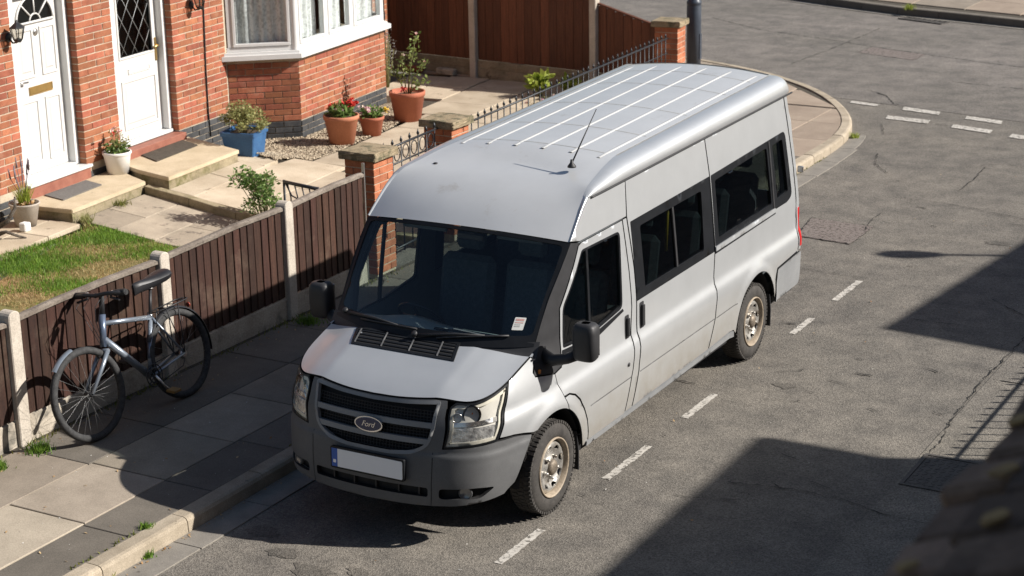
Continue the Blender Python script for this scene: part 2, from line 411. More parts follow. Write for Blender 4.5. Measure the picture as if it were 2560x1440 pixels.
m_iron_cover = mottled('iron_cover', (.06, .055, .05), (.11, .10, .09), 12, .7, 90, .5, .4, .003, metal=.2)
m_roof_tile = mottled('roof_tile', (.10, .06, .045), (.17, .10, .07), 8, .9)
m_wallbrick = None
def brickwall_mat():
    m, nt, b, N, L = newmat('far_brickwork')
    br = N.new('ShaderNodeTexBrick'); br.inputs['Color1'].default_value = (.30, .105, .055, 1); br.inputs['Color2'].default_value = (.23, .08, .045, 1); br.inputs['Mortar'].default_value = (.48, .40, .30, 1)
    br.inputs['Scale'].default_value = 1; br.inputs['Brick Width'].default_value = .32; br.inputs['Row Height'].default_value = .083; br.inputs['Mortar Size'].default_value = .010
    mp = N.new('ShaderNodeMapping'); mp.inputs['Rotation'].default_value = (R(90), 0, R(90)); L.new(pos(nt, 'obj'), mp.inputs[0]); L.new(mp.outputs[0], br.inputs[0])
    L.new(br.outputs[0], b.inputs['Base Color']); b.inputs['Roughness'].default_value = .9; return m
m_wallbrick = brickwall_mat()
# ================================================================== the setting: ground, road, pavements
def sheet(name, poly, z, mat, parent=None, kind='structure'):
    o = pyobj(name, [(x, y, z) for x, y in ccw(poly)], [tuple(range(len(poly)))], mat, parent)
    if kind and parent is None: o['kind'] = kind
    return o
sheet('ground', [(-400, -400), (400, -400), (400, 400), (-400, 400)], -.06, m_lawn_base)
road = sheet('road', [(-60, -40), (40, -40), (40, 60), (-60, 60)], 0, m_asphalt)
sheet('side_road', [(-60, 30.5), (-7.5, 18.2), (-5.4, 17.0), (-3.6, 15.7), (-2.3, 15.55), (1.2, 14.85), (5, 14.4), (40, 12), (40, 60), (-60, 60)], .004, m_asphalt2)
FOOT = sheet('opposite_footway', [(3.04, -40), (3.02, 40), (4.9, 40), (4.9, -40)], .006, m_strip)

# kerb stones along a path
KP = [(-1.30, -7.0), (-1.30, 11.0), (-1.31, 12.0), (-1.38, 12.85), (-1.62, 13.7), (-2.08, 14.6), (-2.75, 15.5), (-3.65, 16.3), (-4.6, 16.85), (-5.6, 17.25), (-7.5, 17.85), (-11, 18.8), (-16, 20.2)]
def resample(P, step):
    P = [Vector(q) for q in P]; out = [P[0]]; acc = 0
    d = [0]
    for a, b in zip(P, P[1:]): d.append(d[-1]+(b-a).length)
    n = int(d[-1]/step)
    for i in range(1, n+1):
        t = i*step
        for k in range(len(P)-1):
            if d[k] <= t <= d[k+1]: out.append(P[k].lerp(P[k+1], (t-d[k])/(d[k+1]-d[k]))); break
    return out
def smooth_path(P, it=2):
    for _ in range(it):
        Q = [P[0]]
        for a, b in zip(P, P[1:]):
            Q.append((a[0]*.75+b[0]*.25, a[1]*.75+b[1]*.25)); Q.append((a[0]*.25+b[0]*.75, a[1]*.25+b[1]*.75))
        Q.append(P[-1]); P = Q
    return P
kpath = resample([(-1.30, -7), (-1.30, 10.6)]+smooth_path(KP[1:], 2)[1:], .0915)
def knorm(i, P=None):
    P = P or kpath
    d = (P[min(i+1, len(P)-1)]-P[max(i-1, 0)]).normalized(); return Vector((d.y, -d.x))   # towards the road
def stone(name, idx, prof, mat, parent, P, jit=0):
    rows = []
    for i in idx:
        c = P[i]; n = knorm(i, P); rows.append([(c.x+n.x*a, c.y+n.y*a, b+jit) for a, b in prof])
    V = [v for r in rows for v in r]; k = len(prof); F = []
    for i in range(len(rows)-1):
        for j in range(k): F.append((i*k+j, i*k+(j+1) % k, (i+1)*k+(j+1) % k, (i+1)*k+j))
    F.append(tuple(range(k))[::-1]); F.append(tuple(range((len(rows)-1)*k, len(rows)*k)))
    o = pyobj(name, V, F, mat, parent)
    bm = bmesh.new(); bm.from_mesh(o.data); bmesh.ops.recalc_face_normals(bm, faces=bm.faces[:]); bm.to_mesh(o.data); bm.free()
    return o
kerb = empty('kerb', (0, 0, 0), kind='structure')
prof = [(-.075, -.02), (-.075, .117), (-.068, .121), (.035, .119), (.058, .110), (.072, .088), (.078, -.02)]
i = 0; k = 0
while i+10 < len(kpath):
    y = kpath[i].y
    n = 10 if y < 11 else 7
    if y > 17.5: n = 20
    n = min(n, len(kpath)-1-i)
    rows = list(range(i, i+n+1))
    P2 = [p.copy() for p in kpath]
    # open joint of 8 mm at the far end
    d = (P2[rows[-1]]-P2[rows[-2]]).normalized(); P2[rows[-1]] = P2[rows[-1]]-d*.009
    idx = rows if y > 10 else [rows[0], rows[-1]]
    stone('kerb_stone', idx, prof, m_kerb, kerb, P2, random.uniform(-.003, .003))
    i += n; k += 1
# gutter channel blocks
gut = empty('gutter_channel', (0, 0, 0), kind='structure')
i = 4
while i+9 < len(kpath) and kpath[i].y < 12.9:
    y = kpath[i].y; rows = list(range(i, i+10)); P2 = [p.copy() for p in kpath]
    d = (P2[rows[-1]]-P2[rows[-2]]).normalized(); P2[rows[-1]] = P2[rows[-1]]-d*.010
    wdt = .335+random.uniform(-.01, .012)
    if y > 11.5: wdt = .33-.05*(y-11.5)
    stone('channel_block', rows if y > 9.5 else [rows[0], rows[-1]], [(.084, -.02), (.084, .007), (wdt, .010), (wdt+.004, -.02)], m_gutter, gut, P2)
    i += 9
# pavement: bed and slabs
inner = [(kpath[i].x-knorm(i).x*.076, kpath[i].y-knorm(i).y*.076) for i in range(0, len(kpath), 3)]
BX = lambda y: -3.30 if y < 6 else -3.36-.108*(y-6.0)
pave = sheet('pavement', inner+[(-16.1, 19.5), (-12, 15.2), (-4.55, 14.25), (BX(14), 14.0), (BX(6.01), 6.0), (-3.36, 6), (-3.36, -7)], .100, m_bed)
top_c = [q for q in inner if q[1] > 10.9]
def slab(poly, mat, parent, z0=.075, z1=.111, gap=.006, tilt=.0025, name='paving_slab'):
    P = inset(poly, gap)
    c = (sum(q[0] for q in P)/len(P), sum(q[1] for q in P)/len(P))
    Q = inset(P, .005); tx, ty = random.uniform(-tilt, tilt), random.uniform(-tilt, tilt); n = len(P)
    h = lambda q: z1+(q[0]-c[0])*tx+(q[1]-c[1])*ty
    V = [(x, y, z0) for x, y in P]+[(x, y, h((x, y))-.004) for x, y in P]+[(x, y, h((x, y))) for x, y in Q]
    F = [(i, (i+1) % n, n+(i+1) % n, n+i) for i in range(n)]+[(n+i, n+(i+1) % n, 2*n+(i+1) % n, 2*n+i) for i in range(n)]+[tuple(range(2*n, 3*n))]
    return pyobj(name, V, F, mat, parent)
cols = [(-1.84, -1.378, [.92], m_slab_dark, 1), (-2.58, -1.84, [.86, .9], m_slab, 0), (-3.298, -2.58, [.9, 1.75], m_slab, 2)]
for x0, x1, Ls, mt, tone in cols:
    y = {1: -6.55, 0: -6.3, 2: -6.35}[tone]; k = 0
    while y < 11.0:
        Lh = Ls[k % len(Ls)]; k += 1
        m = mt
        if tone == 0: m = m_slab if (y < -.9 or random.random() < .45) else m_slab_dark
        if tone == 2: m = m_slab_dark if (k % 4 or y > -.5) else m_slab
        if tone == 1 and y > 0 and random.random() < .3: m = m_slab
        slab([(x0, y), (x1, y), (x1, min(y+Lh, 11.2)), (x0, min(y+Lh, 11.2))], m, pave); y += Lh
for bx0, bx1, y0, y1 in [(-4.1, -3.30, 6.4, 8.0), (-4.1, -3.30, 8.0, 9.6), (-4.1, -3.30, 9.6, 11.2)]:
    reg = [(BX(6.4), 6.4), (-3.30, 6.4), (-3.30, 11.2), (BX(11.2), 11.2)]
    q = clip([(bx0, y0), (bx1, y0), (bx1, y1), (bx0, y1)], ccw(reg))
    if len(q) > 2 and abs(area(q)) > .05: slab(q, m_slab, pave)
# corner, pinkish bays
creg = ccw([q for q in inner if 11.2 <= q[1] and q[0] > -9]+[(-9, 14.9), (-4.75, 14.3), (BX(14.3), 14.3), (BX(11.2), 11.2)])
reg2 = [q for q in inner if 11.2 <= q[1] and q[0] > -9]
conv = ccw([(BX(11.2), 11.2), (inner[0][0], 11.2)]+reg2+[(-9, 14.6), (BX(14), 14)])
for gy in range(8):
    for gx in range(8):
        x0 = -9.2+gx*1.02; y0 = 11.2+gy*1.05
        q = [(x0, y0), (x0+1.02, y0), (x0+1.02, y0+1.05), (x0, y0+1.05)]
        if y0 > 14.2: region = ccw([(-9.2, 14.25)]+[(-1.9, 14.25)]+[r for r in reg2 if r[1] > 14.3]+[(-9.2, 18.2)])
        else: region = ccw([(BX(11.2), 11.2)]+[(inner[0][0], 11.2)]+[r for r in reg2 if r[1] < 14.3]+[(BX(14.3), 14.3)])
        q = clip(q, region)
        if len(q) > 2 and abs(area(q)) > .06: slab(q, m_slab_pink if y0 < 15.5 else m_slab, pave)
# far pavement across the side road
fk = [(-16, 28.2), (-6.83, 24.85), (-5.55, 24.31), (-4.14, 23.77), (-2.9, 23.5), (-1.59, 23.15), (2, 22.6), (8, 21.9)]
far = sheet('far_pavement', [(x+.10, y+.14) for x, y in fk]+[(8, 34), (-16, 34)], .105, m_bed)
farkerb = empty('far_kerb', (0, 0, 0), kind='structure')
fpath = resample(fk, .3)
for i in range(0, len(fpath)-4, 3):
    idx = [i, i+1, i+2, i+3]; P2 = [p.copy() for p in fpath]; d = (P2[i+3]-P2[i+2]).normalized(); P2[i+3] = P2[i+3]-d*.01
    stone('kerb_stone', idx, [(-.17, -.02), (-.17, .150), (-.02, .150), (.0, .138), (.004, -.02)], m_slab_dark, farkerb, P2)  # dark tarmac tone stands in for the shade on the kerb's face
    stone('channel_block', idx, [(.01, -.02), (.01, .012), (.20, .014), (.204, -.02)], m_gutter, farkerb, P2)
for gx in range(12):
    for gy in range(3):
        x0 = -7.6+gx*1.15; off = (fk[1][1]-(x0+6.83)*.262)
        q = [(x0, off+.36+gy*1.3), (x0+1.15, off+.36-.30+gy*1.3), (x0+1.15, off+.06+1.3+gy*1.3), (x0, off+.36+1.3+gy*1.3)]
        slab(q, m_slab_pink if gy or gx % 3 else m_slab, far, .08, .124, .012)
# markings
def worn_dash(poly, z=.0045, nm='lane_dash'):
    P = []
    for i in range(len(poly)):
        a, b = poly[i], poly[(i+1) % len(poly)]; k = max(2, int(math.dist(a, b)/.03))
        for j in range(k):
            t = j/k; P.append((a[0]+(b[0]-a[0])*t+random.uniform(-.005, .005), a[1]+(b[1]-a[1])*t+random.uniform(-.006, .006)))
    return pyobj(nm, [(x, y, z) for x, y in ccw(P)], [tuple(range(len(P)))], m_paint, road)
for y0, y1 in [(-2.6, -1.95), (-.93, -.30), (.74, 1.50), (2.20, 2.84), (4.66, 5.20), (5.83, 6.58)]:
    worn_dash([(1.0, y0), (1.068, y0), (1.068, y1), (1.0, y1)])
for q in [[(-2.17, 15.43), (-1.71, 15.34), (-1.69, 15.18), (-2.15, 15.27)], [(-1.32, 15.32), (-.72, 15.18), (-.69, 14.95), (-1.29, 15.10)], [(-.3, 15.06), (.26, 14.92), (.29, 14.70), (-.27, 14.85)], [(-1.34, 14.62), (-.68, 14.55), (-.65, 14.31), (-1.3, 14.39)], [(-.31, 14.42), (.3, 14.26), (.31, 14.03), (-.28, 14.2)], [(.6, 14.14), (1.2, 14.0), (1.22, 13.75), (.61, 13.91)], [(1.6, 13.85), (2.2, 13.7), (2.22, 13.5), (1.62, 13.62)]]:
    worn_dash(q, .0085, 'give_way_dash')
def crack(pts, wd=.012):
    Q = []
    for a, b in zip(pts, pts[1:]):
        d = math.dist(a, b); k = max(2, int(d/.05))
        for j in range(k):
            t = j/k; Q.append((a[0]+(b[0]-a[0])*t+random.uniform(-.014, .014), a[1]+(b[1]-a[1])*t+random.uniform(-.014, .014)))
    Q.append(pts[-1])
    V, F = [], []
    for i, q in enumerate(Q):
        a, b = Q[max(i-1, 0)], Q[min(i+1, len(Q)-1)]; d = Vector((b[0]-a[0], b[1]-a[1])); d = d.normalized() if d.length > 0 else Vector((1, 0))
        hw = wd*random.choice((.15, .4, .7, 1, .5, .25)); V += [(q[0]-d.y*hw, q[1]+d.x*hw, .0105), (q[0]+d.y*hw, q[1]-d.x*hw, .0105)]
        if i: F.append((2*i-2, 2*i-1, 2*i+1, 2*i))
    return pyobj('crack', V, F, m_crack, road)
CR = [[(3.08, 2.1), (3.08, 2.69), (3.02, 3.16), (3.01, 3.68), (2.99, 4.23), (3.01, 4.95), (3.02, 6.2)], [(1.9, 1.1), (2.38, 1.2), (2.76, 1.19), (3.11, 1.08), (3.45, 1.05)], [(0.28, 10.06), (0.73, 10.06), (1.19, 9.96), (1.92, 9.71)], [(-4.13, 18.0), (-4.05, 19.31), (-4.01, 20.13), (-3.97, 22.07)], [(-7.35, 22.05), (-5.95, 21.07), (-4.11, 20.41), (-3.45, 20.1)], [(-3.45, 20.1), (-2.37, 19.74)], [(-2.37, 19.74), (-1.41, 19.41), (-0.55, 19.18), (.6, 18.9)], [(-2.24, 16.36), (-1.84, 16.02), (-1.51, 15.43), (-1.3, 15.43)], [(0.32, 6.74), (0.6, 6.71), (0.9, 6.72), (1.06, 6.72)], [(-1.22, 14.0), (-0.98, 13.35), (-0.8, 13.52)], [(0.87, 10.71), (0.86, 11.45), (0.81, 12.08)], [(0.72, 12.11), (0.94, 12.28), (1.25, 12.28)], [(1.64, 0.7), (1.86, 0.74), (2.08, 0.82)], [(0.42, 8.5), (0.36, 8.96), (0.36, 9.36)], [(1.91, 5.58), (2.37, 5.6)], [(2.42, 6.54), (2.83, 6.17)], [(-1.26, 17.53), (-0.85, 17.45), (-0.07, 17.34)], [(3.07, 4.24), (3.16, 4.25), (3.34, 4.23)],
      [(-.68, 12.2), (-.5, 11.6), (-.2, 11.2)], [(-.1, 10.9), (.3, 10.8)], [(-.55, 14.35), (-.35, 14.3)], [(1.45, 2.9), (1.75, 3.0)], [(1.3, 3.6), (1.5, 3.75)]]
for c in CR: crack(c, .013 if c[0][1] > 14 else .008)
for k in range(36):   # short scuffs in the surface
    x, y = random.uniform(.3, 2.9), random.uniform(-1, 12); a = random.uniform(-.5, .3); l = random.uniform(.05, .20)
    crack([(x, y), (x+l*math.cos(a), y+l*math.sin(a))], random.uniform(.005, .011))
for nm, q in (('road_patch', [(-3.45, 20.1), (-2.37, 19.74), (-2.38, 19.1), (-3.49, 19.47)]), ('road_patch', [(-.3, 8.74), (.48, 8.67), (.48, 7.85), (-.18, 7.93)])):
    pyobj(nm, [(x, y, .0065) for x, y in ccw(q)], [(0, 1, 2, 3)], m_patch, road)
    crack(q+[q[0]], .008)
# manhole cover
mh = empty('manhole_cover', (3.06, 1.65, 0), 0, 'rectangular iron manhole cover with raised pattern in the shaded road', 'manhole cover')
f = MB(); f.box((0, 0, -.02), (.46, .03, .016)); f.box((0, .65, -.02), (.46, .68, .016)); f.box((0, .03, -.02), (.03, .65, .016)); f.box((.43, .03, -.02), (.46, .65, .016)); f.build('frame', m_iron_cover, mh)
f = MB(); f.box((.036, .036, -.02), (.424, .644, .011))
for a in range(7):
    for b in range(12):
        M = Matrix.Translation((.065+a*.055, .065+b*.05, .013)) @ Matrix.Rotation(R(45 if (a+b) % 2 else -45), 4, 'Z'); f.box((-.02, -.006, -.004), (.02, .006, .0005), M=M)
f.build('cover_plate', m_iron_cover, mh)
dg = empty('drain_grate', (-4.02, 23.27, .012), R(-20), 'slotted iron drain grate in the gutter of the far kerb', 'drain')
f = MB(); f.box((0, 0, -.01), (1.0, .03, .012)); f.box((0, .25, -.01), (1.0, .28, .012))
for a in range(9): f.box((.02+a*.118, .03, -.01), (.06+a*.118, .25, .010))
f.build('grate_bars', m_iron_cover, dg)
pyobj('shaft', [(0, 0, .003), (1, 0, .003), (1, .28, .003), (0, .28, .003)], [(0, 1, 2, 3)], m_crack, dg)  # flat dark sheet, stands in for the shade down the drain

# oil and damp stains on the road near the van's nose
m_stain = asphalt('stained_asphalt', .72)
for x, y, r_ in ((-.05, -1.62, .16), (.25, -1.50, .10), (-.40, -1.48, .12), (.02, -1.85, .07), (.55, -1.70, .06), (-.75, -1.25, .13), (1.9, 8.6, .12), (1.5, 3.3, .10)):
    P = [(x+r_*random.uniform(.55, 1.15)*math.cos(t)*1.2, y+r_*random.uniform(.55, 1.15)*math.sin(t)*.8) for t in np.linspace(0, 2*math.pi, 19)[:-1]]
    pyobj('oil_stain', [(a, b, .0035) for a, b in P], [tuple(range(len(P)))], m_stain, road)
# ================================================================== houses
HO = (-8.5577, 4.4558, 0); HR = R(5.5)
ct, st_ = math.cos(HR), math.sin(HR)
def H2W(n, s): return (HO[0]+n*ct-s*st_, HO[1]+n*st_+s*ct)
def sat(x): return max(0., min(1., x))
def zlow(n): return .02+.18*sat((2.4-n)/1.4)
def zup(s, n): return .10+.17*sat((3.9-s)/.7)*sat((2.3-n)/1.1)
houseA = empty('terraced_house', HO, HR, 'red brick terraced house with white fanlight panel door and brass letterbox', 'house', 'terraced houses')
houseB = empty('terraced_house', HO, HR, 'red brick terraced house with white bay window and leaded glass door', 'house', 'terraced houses')
BL, BH = .318, .083
me_brick = cbox_mesh('brick', (-.10, 0, 0), (0, BL-.011, BH-.011), .004)
me_blue = me_brick.copy()
def lay(parent, O, d, nrm, length, z0, z1, mat, me, joined=None, skip=None, name='brick', L=BL):
    """courses of bricks; O,d,nrm in local (n,s) coordinates"""
    ang = math.atan2(d[1], d[0])-math.pi/2
    nrows = int((z1-z0)/BH+.001); out = []
    L = length/max(1, round(length/L))
    for r in range(nrows):
        z = z0+r*BH; a = -(L/2 if r % 2 else 0)
        while a < length-.02:
            b0, b1 = max(a, 0.), min(a+L, length)
            if b1-b0 > .02:
                if skip is None or not skip(.5*(b0+b1), z):
                    sc = (b1-b0-.011)/(L_full-.011)
                    pr = random.uniform(-.003, .003)
                    loc = (O[0]+d[0]*b0+nrm[0]*pr, O[1]+d[1]*b0+nrm[1]*pr, z+random.uniform(-.0015, .0015))
                    if joined is None:
                        o = link(name, me, mat, parent, loc, (0, 0, ang)); o.scale = (1, sc, 1); out.append(o)
                    else: joined.append((loc, ang, sc))
            a += L
    return out
L_full = BL
me_brick.materials.append(m_brick); me_blue.materials.append(m_blue)
def joined_bricks(items, name, mat, parent, me):
    V0 = np.array([v.co[:] for v in me.vertices]); F0 = [tuple(p.vertices) for p in me.polygons]; V, F = [], []
    for loc, ang, sc in items:
        c, s = math.cos(ang), math.sin(ang); P = V0*[1, sc, 1]; n0 = len(V)
        for x, y, z in P: V.append((loc[0]+x*c-y*s, loc[1]+x*s+y*c, loc[2]+z))
        F += [tuple(i+n0 for i in f) for f in F0]
    o = pyobj(name, V, F, mat, parent); o['kind'] = 'stuff'; return o
ZT = 5.8
# house A: left of the pier
wA = MB(); wA.box((-.2, -4.5, -.05), (.193, -.106, ZT)); wA.box((-.2, 1.076, -.05), (.193, 1.794, ZT)); wA.box((-.2, -.106, 2.78), (.193, 1.076, ZT)); wA.box((-.2, -.1, -.05), (.12, 1.07, .36))
wallA = wA.build('wall', m_mortar, houseA)
lay(wallA, (.2, -1.06), (0, 1), (1, 0), .96, .50, 2.78, m_brick, me_brick)
lay(wallA, (.2, 1.07), (0, 1), (1, 0), .73, .50, 2.78, m_brick, me_brick)
lay(wallA, (.206, -1.06), (0, 1), (1, 0), .96, .17, .50, m_blue, me_blue, name='plinth_brick')
lay(wallA, (.206, 1.07), (0, 1), (1, 0), .73, .17, .50, m_blue, me_blue, name='plinth_brick')
up_ = MB(); up_.box((-6, -4.5, -.05), (-.21, 1.43, ZT)); up_.box((.194, -4.5, 2.85), (.2, 1.43, ZT)); up_.build('upper_wall', m_wallbrick, houseA)
rf = MB(); rf.prism([(-6.3, ZT), (.5, ZT), (-2.9, ZT+2.2)], -4.5, 1.43, Matrix(((1, 0, 0, 0), (0, 0, 1, 0), (0, 1, 0, 0), (0, 0, 0, 1)))); rf.build('roof', m_roof_tile, houseA)
# house B
wB = MB(); wB.box((-.2, 3.086, -.05), (.193, 9.05, 1.0)); wB.box((-.2, 3.086, 1.0), (.193, 4.6, ZT)); wB.box((-.2, 7.75, 1.0), (.193, 9.05, ZT)); wB.box((-.2, 1.794, 2.78), (.193, 3.086, ZT)); wB.box((-.2, 4.6, 2.7), (.193, 7.75, ZT)); wB.box((-.2, 1.80, -.05), (.12, 3.08, .42))
wallB = wB.build('wall', m_mortar, houseB)
lay(wallB, (.2, 3.08), (0, 1), (1, 0), 1.23, .52, 2.45, m_brick, me_brick)
lay(wallB, (.206, 3.08), (0, 1), (1, 0), 1.23, .105, .52, m_blue, me_blue, name='plinth_brick')
jj = []
lay(wallB, (.2, 7.97), (0, 1), (1, 0), 1.08, .35, 2.3, m_brick, me_brick, joined=jj)
A_, B_, C_, D_ = (.2, 4.33), (1.0, 4.88), (.97, 7.47), (.2, 7.98)
def seg(P, Q):
    d = (Q[0]-P[0], Q[1]-P[1]); l = math.hypot(*d); d = (d[0]/l, d[1]/l); return d, (d[1], -d[0]), l
bay = MB(); bay.prism([(.05, 4.335), (.192, 4.345), (.992, 4.89), (.962, 7.46), (.192, 7.97), (.05, 7.98)], -.05, 1.235); bayw = bay.build('bay_wall', m_mortar, houseB)
d, n_, l = seg(A_, B_); lay(bayw, A_, d, n_, l, .355, 1.24, m_brick, me_brick, L=.275)
lay(bayw, (A_[0]+.006*n_[0], A_[1]+.006*n_[1]), d, n_, l, .106, .355, m_blue, me_blue, name='plinth_brick', L=.275)
d, n_, l = seg(B_, C_); lay(bayw, B_, d, n_, l, .355, 1.24, m_brick, me_brick)
lay(bayw, (B_[0]+.006*n_[0], B_[1]+.006*n_[1]), d, n_, l, .106, .355, m_blue, me_blue, name='plinth_brick')
d, n_, l = seg(C_, D_); lay(bayw, C_, d, n_, l, .106, 1.24, m_brick, me_brick, joined=jj)
joined_bricks(jj, 'brick', m_brick, wallB, me_brick)
up_ = MB(); up_.box((-6, 1.43, -.05), (-.9, 9.05, ZT)); up_.box((-.9, 1.43, -.05), (-.21, 4.3, ZT)); up_.box((-.9, 8.0, -.05), (-.21, 9.05, ZT)); up_.box((.194, 1.43, 2.85), (.2, 9.05, ZT)); up_.build('upper_wall', m_wallbrick, houseB)
rf = MB(); rf.prism([(-6.3, ZT), (.5, ZT), (-2.9, ZT+2.2)], 1.43, 9.3, Matrix(((1, 0, 0, 0), (0, 0, 1, 0), (0, 1, 0, 0), (0, 0, 0, 1)))); rf.build('roof', m_roof_tile, houseB)
bayroof = MB(); bayroof.prism([(.2, 4.2), (1.12, 4.8), (1.09, 7.55), (.2, 8.1)], 2.62, 2.80); bayroof.build('bay_roof', m_upvc, houseB)
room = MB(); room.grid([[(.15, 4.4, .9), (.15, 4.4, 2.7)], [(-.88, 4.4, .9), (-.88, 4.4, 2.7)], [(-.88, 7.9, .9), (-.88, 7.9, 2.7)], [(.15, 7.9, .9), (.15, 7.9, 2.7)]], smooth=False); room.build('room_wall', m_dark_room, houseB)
# bay sill and windows
sill = MB()
so = [(.2, 4.20), (1.09, 4.815), (1.06, 7.52), (.2, 8.12)]; si = [(.2, 4.5), (.88, 4.97), (.86, 7.38), (.2, 7.82)]
for k in range(3):
    poly = [so[k], so[k+1], si[k+1], si[k]]
    sill.prism(poly, 1.236, 1.30); sill.prism([tuple(Vector(a).lerp(Vector(b), .22)) for a, b in ((so[k], si[k]), (so[k+1], si[k+1]))]+[si[k+1], si[k]], 1.30, 1.335)
sill.build('sill', m_upvc, houseB)
m_net, nt_, b_, N_, L_ = newmat('net_curtain')
fp = noise(nt_, 26, 4, .6); fw_ = noise(nt_, 5, 2, .5, stretch=(3, 3, .5))
tr_ = N_.new('ShaderNodeBsdfTransparent'); mx_ = N_.new('ShaderNodeMixShader'); b_.inputs['Base Color'].default_value = (.85, .85, .83, 1); b_.inputs['Roughness'].default_value = .95
L_.new(ramp(nt_, math_(nt_, 'ADD', math_(nt_, 'MULTIPLY', fp, .55), math_(nt_, 'MULTIPLY', fw_, .45)), [(.40, (.62, .62, .62)), (.54, (1, 1, 1))]), mx_.inputs[0]); L_.new(tr_.outputs[0], mx_.inputs[1]); L_.new(b_.outputs[0], mx_.inputs[2]); L_.new(mx_.outputs[0], N_['Material Output'].inputs[0])
def win_face(P, Q, splits, post=.07):
    d, n_, l = seg(P, Q)
    M = Matrix(((n_[0], d[0], 0, P[0]), (n_[1], d[1], 0, P[1]), (0, 0, 1, 0), (0, 0, 0, 1)))   # local: x out, y along, z up
    w_ = empty('window', (0, 0, 0)); w_.parent = houseB
    fr = MB()
    z0, z1 = 1.336, 2.62
    fr.box((-.09, 0, z0), (-.01, l, z0+.065), .004, M); fr.box((-.09, 0, z1-.07), (-.01, l, z1), .004, M)
    for k, y in enumerate(splits):
        hw = post if k in (0, len(splits)-1) else .045
        y0, y1 = (y, y+hw) if k == 0 else (y-hw, y) if k == len(splits)-1 else (y-hw, y+hw)
        fr.box((-.092, y0, z0+.066), (-.008, y1, z1-.071), .004, M)
    fr.build('frame', m_upvc, w_)
    for k in range(len(splits)-1):
        a = splits[k]+(post if k == 0 else .045)+.004; b = splits[k+1]-(post if k == len(splits)-2 else .045)-.004
        s_ = MB(); zb, zt = z0+.070, z1-.075; t = .042
        s_.box((-.07, a, zb), (.006, b, zb+t), .005, M); s_.box((-.07, a, zt-t), (.006, b, zt), .005, M); s_.box((-.068, a, zb+t+.001), (.004, a+t, zt-t-.001), .005, M); s_.box((-.068, b-t, zb+t+.001), (.004, b, zt-t-.001), .005, M)
        sash = s_.build('sash', m_upvc, w_)
        g = MB(); g.box((-.035, a+t-.004, zb+t-.004), (-.029, b-t+.004, zt-t+.004), 0, M); g.build('pane', m_window, w_)
        c = MB(); rows = []
        ny = int((b-a)/.02)
        for iz in range(5):
            rows.append([tuple(M @ Vector((-.15+.022*math.sin(y_*52)+.012*math.sin(y_*23+1), y_, zb+.02+(zt-zb)*iz/4))) for y_ in [a+(b-a)*j/ny for j in range(ny+1)]])
        c.grid(rows); c.build('net_curtain', m_net, w_)
win_face(A_, B_, [0.02, .95]); win_face(B_, C_, [0.0, .85, 1.60, 2.59]); win_face(C_, D_, [0.02, .90])
for (px_, py_) in ((.975, 4.90), (.945, 7.445)): MB().lathe([(.055, 1.337), (.055, 2.6)], 10, Matrix.Translation((px_-.03, py_, 0))).build('corner_post', m_upvc, houseB)
# drainpipe and cable
dp = MB().tube([(.27, 8.72, .1), (.27, 8.72, 5.6)], .042, 12); dp.lathe([(.05, 0), (.052, .02), (.052, .10), (.05, .12)], 12, Matrix.Translation((.27, 8.72, 1.15))); dp.build('drainpipe', m_black_metal, houseB)
MB().tube([(.212, 3.83, 2.6), (.211, 3.82, 2.0), (.212, 3.78, 1.2), (.213, 3.77, .6), (.214, 3.79, .3)], .011, 6).build('cable', m_black_metal, houseB)

# doors ---------------------------------------------------------------
def strip_frame(mb, s0, s1, z0, z1, t, n0, n1):
    mb.box((n0, s0, z0), (n1, s1, z0+t), .004); mb.box((n0, s0, z1-t), (n1, s1, z1), .004); mb.box((n0, s0, z0+t+.0005), (n1-.001, s0+t, z1-t-.0005), .004); mb.box((n0, s1-t, z0+t+.0005), (n1-.001, s1, z1-t-.0005), .004)
def moulded_panel(parent, s0, s1, z0, z1, mat, n=0.0):
    mb = MB(); strip_frame(mb, s0, s1, z0, z1, .028, n-.004, n+.016)
    P = [(s0+.06, z0+.06), (s1-.06, z0+.06), (s1-.06, z1-.06), (s0+.06, z1-.06)]; Q = [(s0+.09, z0+.09), (s1-.09, z0+.09), (s1-.09, z1-.09), (s0+.09, z1-.09)]
    bm = mb.bm; a = [bm.verts.new((n-.002, *q)) for q in P]; b = [bm.verts.new((n+.013, *q)) for q in Q]
    for i in range(4): bm.faces.new((a[i], a[(i+1) % 4], b[(i+1) % 4], b[i]))
    bm.faces.new(b); return mb.build('door_panel', mat, parent)
drA = empty('door', (0, 0, 0)); drA.parent = houseA
fr = MB(); fr.box((-.08, -.099, .47), (.098, .10, 2.775), .004); fr.box((-.08, 1.0, .52), (.098, 1.069, 2.775), .004); fr.box((-.08, .10, 2.66), (.096, 1.0, 2.775), .004); fr.build('door_frame', m_upvc, drA)
s_ = MB(); s_.box((-.05, -.095, .475), (.26, 1.12, .512), .008); s_.box((-.05, .10, .512), (.10, 1.0, .545), .006); s_.build('door_sill', m_upvc, houseA)
MB().box((.121, -.099, .30), (.235, 1.10, .472), .006).build('red_step_tile', m_red_paint, houseA)
lf = MB(); lf.box((-.06, .104, .55), (0, .998, 2.655), .003); lf.build('leaf', m_white_door, drA)
for a, b, c, e in ((.20, .515, .66, 1.42), (.64, .93, .66, 1.42), (.20, .515, 1.68, 2.26), (.64, .93, 1.68, 2.26)): moulded_panel(drA, a, b, c, e, m_white_door)
arc = [(.575+.34*math.cos(t), 2.33+.34*math.sin(t)*.9) for t in np.linspace(0, math.pi, 21)]
MYZ = Matrix(((0, 0, 1, 0), (1, 0, 0, 0), (0, 1, 0, 0), (0, 0, 0, 1)))
MB().prism(arc, .001, .006, MYZ).build('fanlight_pane', m_door_glass, drA)
